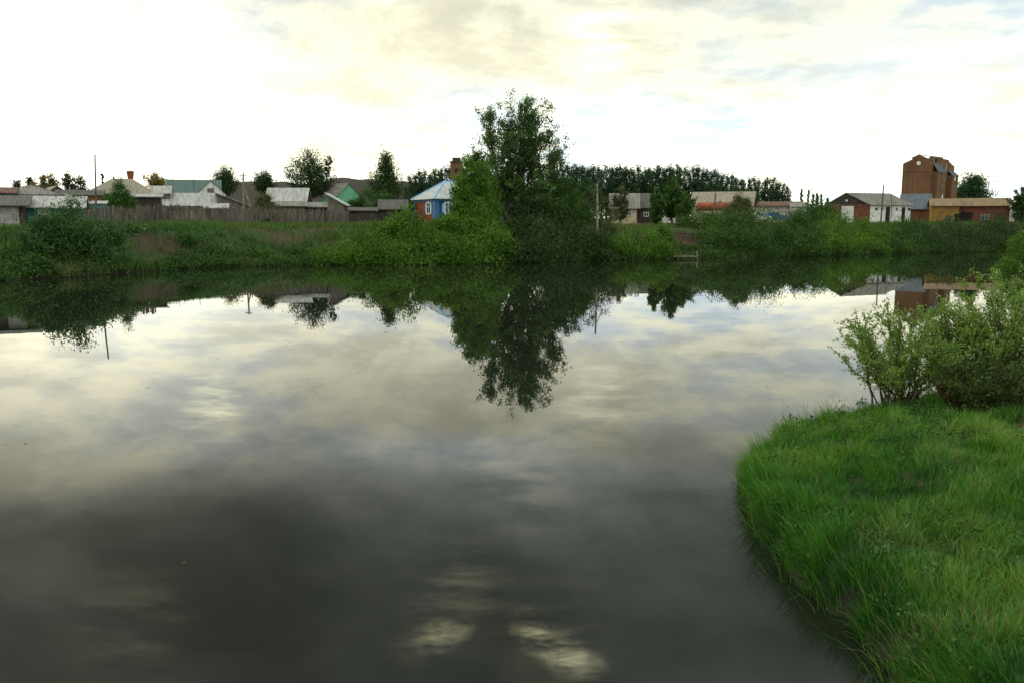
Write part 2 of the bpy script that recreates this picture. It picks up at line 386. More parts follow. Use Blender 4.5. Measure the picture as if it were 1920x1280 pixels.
col = nb.mix(nb.mapr(n1, .47, .58), grn, brn)
sp_ = nb.n('ShaderNodeSeparateXYZ'); nb.put(sp_.inputs[0], co)
gd = nb.m('MULTIPLY', nb.m('MULTIPLY', nb.mapr(sp_.outputs[0], 13.5, 14.5), nb.mapr(sp_.outputs[0], 27, 26)), nb.m('MULTIPLY', nb.mapr(nb.m('ADD', sp_.outputs[1], nb.m('MULTIPLY', sp_.outputs[0], -.3)), 93.2, 94), nb.mapr(nb.m('ADD', sp_.outputs[1], nb.m('MULTIPLY', sp_.outputs[0], -.3)), 102, 101)))
col = nb.mix(gd, col, nb.mix(nb.mapr(n2, .35, .65), (.10, .042, .025), (.05, .026, .018)))
col = nb.mix(nb.mapr(sp_.outputs[2], .50, .18), col, (.016, .013, .008))
princ(nb, out, col, .95, n2, bs=.6, bd=.15)
ground = tag(link('ground', ground_me, m, smooth=True), 'grassy and bare brown earth of both river banks', None, None, 'structure')

wv = MB().add([(-1500, -300, 0), (1500, -300, 0), (1500, 470, 0), (-1500, 470, 0)], [(0, 1, 2, 3)])
m, nb, out = new_mat('river_water'); co = obj_co(nb)
w1 = nb.noise(stretch(nb, co, (.5, 1.0, 1)), .55, 3, .5); w2 = nb.noise(stretch(nb, co, (.7, 1.4, 1)), 2.6, 2, .5)
patch = nb.mapr(nb.noise(co, .05, 3, .5), .5, .68)
h = nb.m('ADD', nb.m('MULTIPLY', w1, .018), nb.m('MULTIPLY', nb.m('MULTIPLY', w2, patch), .004))
p = princ(nb, out, (.010, .012, .008), .008, None); p.inputs['IOR'].default_value = 1.42; p.inputs['Specular IOR Level'].default_value = .5
bm_ = nb.n('ShaderNodeBump'); bm_.inputs['Strength'].default_value = .09; bm_.inputs['Distance'].default_value = 1.0
nb.put(bm_.inputs['Height'], h); nb.nt.links.new(bm_.outputs[0], p.inputs['Normal'])
tag(wv.build('water', m), 'calm dark river reflecting clouds and the far bank', None, None, 'structure')

def hill(name, D, depth, sky_pts, mat, label):
    pxs = np.linspace(sky_pts[0][0], sky_pts[-1][0], 90); ys = np.interp(pxs, [p[0] for p in sky_pts], [p[1] for p in sky_pts])
    rows = [(-1, 0), (-.6, .55), (-.3, .88), (0, 1), (.4, .9), (1, 0)]
    Vs = []
    for i, (px, py) in enumerate(zip(pxs, ys)):
        t = P(px, py, D)
        for (dy, hz_) in rows:
            Vs.append((t.x*(1+dy*depth/D), D+dy*depth, 3.0+(t.z-3.0)*hz_+(.5*math.sin(px*.11+dy*7)+.35*math.sin(px*.05))*(1 if 0 < hz_ else 0)))
    k = len(rows); Q = [(i*k+j, (i+1)*k+j, (i+1)*k+j+1, i*k+j+1) for i in range(len(pxs)-1) for j in range(k-1)]
    return tag(link(name, mesh_np(name, np.array(Vs), np.array(Q)), mat, smooth=True), label, None, None, 'structure')
m, nb, out = new_mat('ploughed_hill'); co = obj_co(nb); n1 = nb.noise(stretch(nb, co, (.03, .03, .2)), 1.5, 6, .7)
princ(nb, out, nb.mix(nb.mapr(n1, .4, .6), (.042, .026, .020), (.026, .022, .014)), .95, n1, bs=.5, bd=1)
hill('hill', 520, 130, [(220, 412), (280, 385), (340, 352), (395, 339), (450, 340), (520, 343), (570, 345), (600, 341), (630, 335), (690, 337), (760, 342), (860, 347), (960, 356), (1040, 385), (1110, 408)], m, 'long dark brown ploughed hill behind the village')
m2_, nb, out = new_mat('far_hill'); princ(nb, out, (.06, .085, .05), .95)
hill('hill', 1500, 300, [(1300, 408), (1400, 398), (1540, 386), (1600, 383), (1700, 385), (1800, 392), (1950, 392), (2300, 400)], m2_, 'low green ridge on the horizon behind the barn')

# ------------------------------------------------------------------ vegetation
def leaf_quads(C, size, rng, dirs=None, aspect=.62, up=.25, tone=None):
    """rhombic leaves at centres C, long axis random or along dirs; returns verts, quads"""
    n = len(C); sz = size*rng.uniform(.6, 1.35, n)[:, None] if np.isscalar(size) else size[:, None]
    a = rng.normal(size=(n, 3))
    if dirs is not None: a = a*.55+dirs
    a /= np.linalg.norm(a, axis=1)[:, None]+1e-9
    r = rng.normal(size=(n, 3)); r[:, 2] += up
    b_ = np.cross(a, r); b_ /= np.linalg.norm(b_, axis=1)[:, None]+1e-9
    V = np.empty((n, 4, 3)); V[:, 0] = C-a*sz*.5; V[:, 2] = C+a*sz*.5; V[:, 1] = C+b_*sz*.5*aspect; V[:, 3] = C-b_*sz*.5*aspect
    return V.reshape(-1, 3), np.arange(n*4).reshape(n, 4)
def clump_leaves(cl, per, rad, size, rng, flat=.75, stretch_dir=None):
    """cl (k,3) clump centres, tone per clump"""
    k = len(cl); rad = np.broadcast_to(rad, (k,)); idx = np.repeat(np.arange(k), per)
    off = rng.normal(size=(len(idx), 3)); off[:, 2] *= flat
    off *= (rad[idx]*.55)[:, None]
    if stretch_dir is not None: off += stretch_dir[idx]*(rng.uniform(-1, 1, len(idx))*rad[idx]*1.1)[:, None]
    C = cl[idx]+off
    tone = np.clip(rng.normal(.48, .25, k)[idx]+rng.normal(0, .13, len(idx)), 0, 1)
    return C, tone, idx
def crown_obj(root, C, tone, size, mat, rng, dirs=None, aspect=.62, name='crown', zmin=None):
    if zmin is not None:
        k = C[:, 2] > zmin; C = C[k]; tone = tone[k]; dirs = dirs[k] if dirs is not None else None
    V, Q = leaf_quads(C, size, rng, dirs, aspect)
    return link(name, mesh_np(name, V, Q, tone), M[mat], root)

def tree(name, label, px, y_top, w_px, D, mat, cat='tree', group=None, crown_base=.25, n=34, per=110, leaf=.24, elev=45, prof='round', seed=0, base=None, lean=0., bark='bark', clump=None, gap=0.):
    """a trunk with limbs; crown clumps along the limbs. Local origin at the foot."""
    rng = np.random.default_rng(seed+int(px)); top = P(px, y_top, D)
    x0 = top.x-lean; z0 = gz1(x0, D) if base is None else base
    H = top.z-z0; W = w_px/F*D
    root = empty(name, (x0, D, z0-.05), 0, label, cat, group)
    _tree_parts(root, H, W, mat, crown_base, n, per, leaf, elev, prof, rng, lean, bark, clump, gap); return root
PROF = {'round': lambda t: math.sqrt(max(0, 1-(2*t-.95)**2)), 'cone': lambda t: 1.05-t, 'column': lambda t: min(1, .55+1.6*t)*min(1, 3.2*(1-t)+.15), 'dome': lambda t: math.sqrt(max(0, 1-t**2.2))}
def _tree_parts(root, H, W, mat, crown_base, n, per, leaf, elev, prof, rng, lean, bark, clump, gap):
    tb = MB(); pts = [(lean*t**1.5+.02*H*math.sin(4*t+root.location.x)*t, .015*H*math.sin(5*t)*t, H*.96*t) for t in np.linspace(0, 1, 8)]
    r0 = max(.05, H*.018); tb.tube(pts, [r0*(1-t)**.8+.015 for t in np.linspace(0, 1, 8)], 6)
    at = lambda t: Vector([np.interp(t, np.linspace(0, 1, 8), [p[i] for p in pts]) for i in range(3)])
    cls = []; dirs = []; rads = []
    for i in range(n):
        t = (i+.5)/n; h = crown_base+(1-crown_base)*t*.98
        if rng.random() < gap: continue
        L = W/2*PROF[prof](t)*rng.uniform(.72, 1.15)
        az = i*2.4+rng.uniform(-.5, .5); el = R(elev+rng.uniform(-12, 12)+(20*t))
        d = Vector((math.cos(az)*math.cos(el), math.sin(az)*math.cos(el), math.sin(el)))
        L3 = L/max(.35, math.cos(el)); 
        hh = min(L3*math.sin(el), H*.3)*rng.uniform(.8, 1.1); tz = h*H; s0 = min(.97, max(.08, (tz-hh)/H))
        st = at(s0); d = Vector((math.cos(az)*L, math.sin(az)*L, max(.02*H, tz-st.z))); en = st+d
        tb.tube([st, st+d*.5+Vector((0, 0, -.06*L)), en], [r0*.35*(1-t*.6), r0*.2*(1-t*.6), .012], 4, False)
        k = max(2, int(2+L/(W*.16)))
        for j in range(k):
            s = .3+.7*(j+rng.random()*.7)/k
            off = Vector(rng.normal(size=3))*L*.16*s
            cls.append(st+d*s+off); dirs.append(d.normalized()); rads.append((clump or W*.11)*rng.uniform(.65, 1.25))
    cl = np.array(cls); rd = np.array(rads)
    C, tone, idx = clump_leaves(cl, per, rd, leaf, rng, .75, np.array(dirs)*.8)
    tb.build('trunk', M[bark], root)
    crown_obj(root, C, tone, leaf, mat, rng, np.array(dirs)[idx]*.5)

def bush(name, label, lobes, mat, cat='bush', group=None, leaf=.19, per=95, dens=1.0, seed=0, stems=9, stem_r=.05, droop=0., sink=0.0):
    """lobes: (px, y_top, w_px, D[, bottom_y]) — a dome for each; one crown mesh, one stems mesh"""
    L = []
    for lb in lobes:
        px, yt, w, D = lb[:4]; w *= 1.12
        if D < 12:                                  # metres behind the waterline
            off_ = D; D = 85.0
            for _ in range(6): D = float(shore((px-CX)/F*D*1.0))+off_
        t = P(px, yt, D); zb = gz1(t.x, D)
        if len(lb) > 4: zb = P(px, lb[4], D).z
        L.append((t.x, D, zb, t.z-zb, w/2/F*D))
    rng = np.random.default_rng(seed+int(lobes[0][0])); bx = np.mean([l[0] for l in L]); by = np.mean([l[1] for l in L]); bz = gz1(bx, by)
    root = empty(name, (bx, by, bz), 0, label, cat, group)
    cls = []; dirs = []; rads = []; tb = MB()
    for (x, y, z, h, r) in L:
        area = 2*math.pi*r*max(h, r)*.8; cr = max(.45, min(1.4, r*.34)); k = int(dens*area/(cr*cr)*1.0)+8
        u = rng.normal(size=(k, 3)); u[:, 2] = np.abs(u[:, 2])*1.0-.12; u /= np.linalg.norm(u, axis=1)[:, None]
        s = rng.uniform(.5, 1.0, k)**.32
        wob = 1+.42*(fbm(u[:, 0]*2.2+x, u[:, 1]*2.2+u[:, 2]*2+y, 3)-.5)*2
        pos = np.stack([u[:, 0]*r*s*wob, u[:, 1]*r*.8*s*wob, np.maximum(u[:, 2], .02)*(h-cr*.35)*s*wob], 1)+np.array([x-bx, y-by, z-bz])
        cls.append(pos); dirs.append(u*[1, 1, .8]+[0, 0, .35-droop]); rads.append(np.full(k, cr)*rng.uniform(.6, 1.2, k))
        for i in range(stems):
            a = rng.uniform(0, 6.28); e = rng.uniform(.35, 1.2); q = Vector((math.cos(a)*r*.8*math.cos(e), math.sin(a)*r*.6*math.cos(e), h*.8*math.sin(e)))
            b0 = Vector((x-bx+rng.uniform(-.3, .3)*r*.6, y-by, z-bz-.15)); tb.tube([b0, b0+q*.5+Vector((0, 0, h*.1)), b0+q], [stem_r, stem_r*.7, stem_r*.25], 4, False)
        tb.build('stem', M['bark'], root); tb = MB()
    cl = np.concatenate(cls); dr = np.concatenate(dirs); rd = np.concatenate(rads)
    C, tone, idx = clump_leaves(cl, per, rd, leaf, rng, .8, dr*.45)
    gl = gz(C[:, 0]+bx, C[:, 1]+by)-bz
    keep = C[:, 2] > np.maximum(gl, -bz)+.02
    crown_obj(root, C[keep], tone[keep], leaf, mat, rng, dr[idx][keep]*.6)
    return root

# --- the big poplar in the middle: several leaders from one foot
def big_poplar():
    D = 98.0; rng = np.random.default_rng(5); f = P(975, 480, D); bx = f.x; bz = gz1(bx, D)
    root = empty('poplar_tree', (bx, D, bz-.05), 0, 'tallest tree on the bank, loose dark green poplar with several leaders', 'tree')
    base = Vector((bx, D, bz)); tb = MB(); cls = []; dirs = []; rads = []
    leaders = [((984, 186), 54, 1.0), ((915, 203), 40, .9), ((1004, 256), 60, .7), ((952, 226), 46, .8), ((998, 212), 30, .7), ((1046, 284), 36, .8), ((892, 285), 50, .8), ((940, 330), 60, .8), ((1005, 345), 90, .8)]
    for li, ((px, py), wpx, q) in enumerate(leaders):
        dy = rng.uniform(-1.6, 1.6) if li else 0
        top = P(px, py, D+dy)-base; top = Vector(top)
        pts = []
        for t in np.linspace(0, 1, 9):
            k = t**.8 if li else t
            pts.append(Vector((top.x*(1-(1-t)**1.7), top.y*t, top.z*t))+Vector((math.sin(t*7+li)*.18, math.cos(t*6+li)*.18, 0))*t)
        r0 = .30*q; tb.tube(pts, [r0*(1-t)**.9+.02 for t in np.linspace(0, 1, 9)], 7)
        at = lambda t: Vector([np.interp(t, np.linspace(0, 1, 9), [p_[i] for p_ in pts]) for i in range(3)])
        W = wpx/F*D*2.0; nbr = int(28*q+13)
        for i in range(nbr):
            t = .30+.70*(i+rng.random())/nbr
            pr = min(1, (1-t)*1.8+.17)
            L = W/2*pr*rng.uniform(.55, 1.2); az = i*2.4+rng.uniform(-.6, .6)
            st = at(max(.05, t-.04)); d = Vector((math.cos(az)*L+.22*L, math.sin(az)*L, L*rng.uniform(1.4, 2.6)))
            lim = top.z*.985-st.z
            if d.z > lim: d.z = max(.15, lim*rng.uniform(.75, 1))
            tb.tube([st, st+d*.5+Vector((0, 0, -.05*L)), st+d], [.055*q, .035*q, .012], 4, False)
            for j in range(int(2+L*1.1)):
                s = .3+.75*rng.random(); cls.append(st+d*s+Vector(rng.normal(size=3))*.22*L*s)
                dirs.append(d.normalized()); rads.append(rng.uniform(.26, .55))
    cl = np.array(cls); dr = np.array(dirs); rd = np.array(rads)
    # loose holes in the crown
    hol = fbm((cl[:, 0]+50)*.55, (cl[:, 2]+20)*.55+cl[:, 1]*.2, 2); keep = (hol < np.interp(cl[:, 2], [0, 6, 9, 13, 15], [.8, .66, .52, .62, 1.2]))
    cl, dr, rd = cl[keep], dr[keep], rd[keep]
    C, tone, idx = clump_leaves(cl, 50, rd, .2, rng, .8, dr*.95)
    tb.build('trunk', M['bark'], root, True); crown_obj(root, C, tone, .21, 'leaf_pop', rng, dr[idx]*.8, .6, zmin=.6)
big_poplar()

# lower dark growth round the foot of the poplar
bush('dark_willow', 'dark dense willow growth at the foot of the tall poplar, right side', [(1000, 352, 120, 11.5), (985, 400, 110, 6), (1050, 405, 100, 5), (1100, 425, 80, 1.5), (1020, 430, 120, 1), (975, 445, 70, .5)], 'leaf_dark', per=110, leaf=.2)
bush('green_willow', 'mid green tall bush filling the right flank of the poplar', [(1072, 338, 56, 10), (1085, 375, 60, 7.5), (1050, 365, 50, 9), (1045, 340, 40, 11)], 'leaf_mid', cat='tree', dens=.8, per=85, leaf=.19)
bush('lime_willow', 'tall yellow green willow beside the blue house', [(908, 300, 46, 8), (878, 302, 46, 6), (900, 325, 60, 6), (864, 340, 38, 5), (908, 335, 46, 7), (884, 345, 46, 5), (896, 372, 56, 4.5)], 'leaf_lime', cat='tree', dens=.75, per=90, leaf=.19)
bush('lime_bush', 'round light green bush in front of the poplar, at the waterline', [(905, 390, 104, 3), (872, 400, 56, 4), (935, 425, 60, 1), (880, 440, 110, .4)], 'leaf_lime', per=115)
bush('lime_bush', 'light green bush directly below the blue house', [(765, 393, 84, 3.5), (730, 412, 70, 3), (806, 410, 60, 3), (835, 408, 44, 3.2), (770, 440, 130, .6), (830, 440, 70, .8)], 'leaf_lime', per=115)
bush('lime_bush', 'low light green bush left of the one below the blue house', [(680, 432, 90, 2), (640, 450, 90, 1), (700, 452, 80, .3)], 'leaf_lime', per=110)
bush('willow_bush', 'very big grey green bush on the left bank', [(130, 386, 96, 7), (86, 406, 70, 6), (178, 408, 80, 6.5), (222, 436, 66, 5), (130, 415, 110, 4), (190, 452, 110, 1.2), (105, 448, 120, 1.2), (60, 440, 60, 4)], 'leaf_grey', per=130, leaf=.16)
bush('thin_tree', 'sparse brown olive tree right of the poplar', [(1118, 350, 60, 10), (1130, 390, 60, 8), (1110, 420, 60, 4)], 'leaf_olive', cat='tree', dens=.6, per=55, leaf=.17, stems=14)
bush('alder_bush', 'mid green bush right of the white pole', [(1190, 422, 80, 4), (1235, 425, 50, 5), (1170, 445, 70, 1.5), (1225, 450, 70, 1.5)], 'leaf_lime', per=95, dens=.8)
bush('dark_bush', 'large dark green bush left of the rounded pale one at right', [(1370, 390, 100, 7), (1430, 393, 100, 7), (1350, 425, 70, 3), (1400, 430, 100, 2), (1465, 420, 80, 2.5)], 'leaf_mid', per=115)
bush('dark_bush', 'narrow mid green bush between two large ones on the far bank', [(1515, 418, 60, 4), (1500, 405, 50, 7), (1510, 442, 70, 1)], 'leaf_mid')
bush('lime_bush', 'rounded pale green bush in front of the white barn', [(1572, 402, 80, 6), (1618, 416, 70, 5), (1560, 430, 70, 1.5), (1620, 442, 80, 1.5), (1655, 436, 36, 3)], 'leaf_lime', per=110)
bush('dark_bush', 'dark bush on the low bank in front of the ochre building', [(1765, 412, 90, 7), (1735, 430, 70, 4), (1800, 425, 70, 4), (1770, 445, 110, 1)], 'leaf_dark')
bush('dark_bush', 'wide dark bush at the right edge of the far bank', [(1850, 412, 90, 7), (1905, 408, 100, 8), (1870, 440, 110, 1), (1930, 430, 90, 3)], 'leaf_dark')
bush('alder_bush', 'small green bush in front of the mill', [(1693, 428, 60, 4), (1680, 445, 60, 1)], 'leaf_mid')
bush('alder_bush', 'bright green bush on top of the bank left of the mill', [(1700, 412, 70, 11.5)], 'leaf_mid')
bush('willow_bush', 'bright willow at the right edge standing out in the river', [(1930, 440, 66, 70, 520)], 'leaf_lime', leaf=.14)
bush('olive_bush', 'olive bush in front of the rusty tank', [(1392, 366, 40, 118), (1372, 380, 40, 117)], 'leaf_olive', per=80)
bush('green_bush', 'small round bush left of the red barn gable', [(1525, 376, 60, 135), (1555, 388, 50, 133), (1500, 392, 50, 132)], 'leaf_mid', per=80)
bush('green_bush', 'bright green bush behind the fence, left of the blue house', [(695, 358, 64, 130), (722, 372, 40, 128), (670, 375, 36, 128)], 'leaf_mid', per=100)
bush('green_tree', 'bright round tree before the beige roofed house', [(222, 340, 46, 108), (212, 358, 46, 107), (245, 378, 30, 107)], 'leaf_mid', cat='tree', per=105, leaf=.15)
bush('olive_bush', 'olive brown bush just behind the grey fence', [(495, 362, 36, 116), (505, 378, 48, 115)], 'leaf_olive', per=90)
bush('olive_bush', 'small olive bush before the beige shed wall', [(290, 385, 28, 116)], 'leaf_olive', per=80)
bush('green_bush', 'low green bush behind the small grey roofs on the right bank', [(1312, 392, 70, 116), (1340, 400, 50, 115)], 'leaf_mid', per=80)
for k_, (px, yt, w, D) in enumerate([(560, 462, 60, 82), (480, 470, 60, 81), (395, 466, 70, 80), (335, 474, 60, 79), (20, 462, 70, 62), (60, 480, 60, 61), (1270, 455, 60, 96), (1310, 460, 40, 97)]):
    lab = ['tuft of weeds on the bank below the privy', 'weedy tuft at the foot of the grey fence, near its middle', 'weeds on the brown slope below the white gable house', 'weedy clump right of the very big bush', 'weedy clump by the turquoise tarpaulin', 'weeds at the waterline below the turquoise tarpaulin', 'weeds beside the plank jetty on its left', 'weeds growing over the middle of the plank jetty'][k_]
    bush('weed_clump', lab, [(px, yt, w, D)], 'leaf_mid', cat='weeds', group='weedy clumps along the far bank', per=60, leaf=.17, stems=3, stem_r=.015)

# trees in the village
tree('spreading_tree', 'dark spreading tree behind the grey shed roofs', 578, 284, 84, 190, 'leaf_dark', per=85, leaf=.33, crown_base=.40, n=42, clump=1.25, elev=30, gap=.12)
tree('slender_tree', 'slender sparse tree leaning right of the dark spreading one', 622, 290, 30, 192, 'leaf_pine', per=42, leaf=.33, crown_base=.35, n=18, elev=50, lean=2.4, gap=.2)
tree('dark_tree', 'dark bushy tree between the mint gable and the blue house', 722, 289, 78, 190, 'leaf_dark', per=95, leaf=.33, crown_base=.38, n=50, elev=30, gap=.05, clump=1.25, prof='cone')
tree('round_tree', 'round tree behind the white gable house', 421, 314, 36, 250, 'leaf_dark', per=80, crown_base=.66, n=26, leaf=.35, clump=1.5, prof='dome')
tree('round_tree', 'small round tree on the dark hill line', 494, 325, 32, 220, 'leaf_dark', per=70, crown_base=.72, n=22, leaf=.4, clump=1.1, prof='dome')
tree('round_tree', 'broad round tree right of the brick mill', 1827, 329, 58, 215, 'leaf_far', per=90, crown_base=.42, n=44, leaf=.38, elev=25, clump=1.25, prof='dome')
tree('round_tree', 'smaller tree tucked between the mill and the broad round tree', 1802, 347, 18, 212, 'leaf_far', per=70, crown_base=.3, n=18, leaf=.35, clump=.7)
tree('ragged_tree', 'ragged dark tree at the right edge of the village', 1918, 352, 44, 140, 'leaf_dark', per=70, crown_base=.2, n=30, leaf=.26)
tree('leafy_tree', 'broad green tree left of the long beige roof', 1262, 336, 46, 126, 'leaf_mid', per=90, crown_base=.3, n=30)
tree('leafy_tree', 'lower green tree against the wall of the long beige roofed house', 1284, 362, 36, 122, 'leaf_mid', per=80, crown_base=.15, n=26)
tree('leafy_tree', 'slim green tree by the end of the grey double roof', 1232, 352, 30, 124, 'leaf_mid', per=80, crown_base=.15, n=26)
tree('leafy_tree', 'pale green tree growing between poplar and far wood', 1165, 350, 36, 150, 'leaf_olive', per=60, crown_base=.2, n=22)
tree('golden_tree', 'sunlit yellowish tree right of the rusty water tower', 291, 325, 34, 230, 'leaf_gold_lit', per=55, crown_base=.58, n=26, leaf=.4, gap=.1, clump=.9)
for k_, (px, yt, w) in enumerate([(32, 338, 26), (57, 331, 22), (80, 327, 20), (98, 326, 22), (124, 324, 24), (150, 327, 30)]):
    tree('pine_tree', ['leftmost low pine of the far row', 'pine standing over the grey hip roof', 'pale pine over the small grey roofs', 'fourth thin pine of the far row', 'taller pine in the far row beside the widest', 'widest pine at the right end of the far row'][k_], px, yt, w, 260, 'leaf_pine' if k_ not in (2, 3) else 'leaf_gold_lit', group='far pines on the left skyline', per=30, crown_base=.5, n=22, leaf=.45, elev=12, gap=.18, clump=.75, prof='dome')
for k_, (px, yt, w) in enumerate([(193, 323, 16), (212, 329, 12), (227, 333, 8)]):
    tree('spruce_tree', ['larger spruce between pole and water tower', 'middle spruce between pole and water tower', 'tiny spruce nearest the water tower'][k_], px, yt, w, 250, 'leaf_dark', group='spruces behind the beige roof', per=36, crown_base=.1, n=18, leaf=.45, elev=5, prof='cone')
for k_, (px, yt, w) in enumerate([(1504, 353, 11), (1516, 355, 9), (1524, 364, 12), (1532, 362, 13), (1541, 363, 8), (1552, 372, 16)]):
    tree('spruce_tree', ['tallest dark spruce beside the long shed', 'thin spruce next to the tallest', 'short spruce in the middle of the right hand cluster', 'bushy spruce in the right hand cluster', 'needle thin spruce nearest the barn', 'low wide spruce touching the barn gable'][k_], px, yt, w, 230, 'leaf_far', group='spruces left of the barn', per=36, crown_base=.08, n=18, leaf=.42, elev=5, prof='cone')

# --- the far wood of tall poplars: individual trees, mesh data shared
protos = []
for k_ in range(6):
    rng = np.random.default_rng(40+k_)
    r = empty('wood_poplar', (0, 0, 0)); H, W = 23, rng.uniform(5.6, 7.6)
    _tree_parts(r, H, W, 'leaf_far', .20, 32, 34, .62, 55, 'column', rng, 0, 'bark', .85, .10)
    protos.append(r)
def wood_top(px):
    return float(np.interp(px, [765, 790, 820, 850, 900, 1060, 1075, 1150, 1200, 1290, 1330, 1360, 1400, 1420, 1450, 1470, 1482], [326, 317, 312, 306, 308, 306, 306, 309, 307, 307, 312, 322, 329, 327, 329, 333, 352]))
used = set(); cnt = 0
px = 768.0
while px < 1482:
    if 880 < px < 1040: px = 1046
    yt = wood_top(px)+random.uniform(-2, 8); D = random.uniform(330, 372) if px < 1370 else random.uniform(215, 240)
    top = P(px, yt, D); pi = cnt % 6
    r = protos[pi] if pi not in used else copy_tree(protos[pi])
    used.add(pi); g0 = gz1(top.x, D)
    s = (top.z-g0)/23.0; r.location = (top.x, D, g0-.1); r.scale = (s*random.uniform(.85, 1.15), s, s); r.rotation_euler.z = random.uniform(0, 6.28)
    tag(r, ('tall dark poplar in the far wood left of the big tree' if px < 900 else 'tall dark poplar in the long far wood right of the big tree'), 'tree', 'poplars of the far wood' if px >= 900 else 'poplars of the far wood left of the big tree')
    cnt += 1; px += random.uniform(6, 10.5) if px > 1046 else random.uniform(8, 12)

wood = sorted([o for o in bpy.data.objects if o.get('group', '').startswith('poplars of the far wood')], key=lambda o: o.location.x/o.location.y)
wood[0]['label'] = 'leftmost poplar of the far wood, beside the dark bushy village tree'
wood[-1]['label'] = 'last poplar at the right end of the far wood, nearest the spruces'
# ------------------------------------------------------------------ buildings
def window(root, x, z, w, h, y=0., face='front', dims=(0, 0), frame='white', bars=1):
    """frame + pane; face front: wall y=0; left: wall x=-w/2; right"""
    f = MB(); t = .09
    f.box(-w/2-t, -w/2, -.05, .03, -h/2-t, h/2+t).box(w/2, w/2+t, -.05, .03, -h/2-t, h/2+t).box(-w/2, w/2, -.05, .03, h/2, h/2+t).box(-w/2, w/2, -.07, .03, -h/2-t, -h/2)
    for i in range(bars): xx = -w/2+w*(i+1)/(bars+1); f.box(xx-.03, xx+.03, -.04, .02, -h/2, h/2)
    o = f.build('window', M[frame], root); g = MB().box(-w/2, w/2, -.012, .012, -h/2, h/2).build('pane', M['glass'], o)
    place_on(o, x, z, face, dims, y); return o
def place_on(o, x, z, face, dims, y=0.):
    w, d = dims
    if face == 'front': o.location = (x, y-.012, z)
    elif face == 'left': o.location = (-w/2-.012, d/2+x, z); o.rotation_euler.z = -math.pi/2
    elif face == 'right': o.location = (w/2+.012, d/2+x, z); o.rotation_euler.z = math.pi/2
def door(root, x, w, h, mat, face='front', dims=(0, 0), handle=True, z0=0.03, name='door'):
    f = MB().box(-w/2, w/2, -.04, .02, 0, h).box(-w/2-.07, -w/2, -.06, .02, 0, h+.07).box(w/2, w/2+.07, -.06, .02, 0, h+.07).box(-w/2, w/2, -.06, .02, h, h+.07)
    o = f.build(name, M[mat], root)
    if handle: MB().box(w/2-.18, w/2-.12, -.10, -.04, h*.48, h*.56).build('handle', M['dark'], o)
    place_on(o, x, z0, face, dims); return o
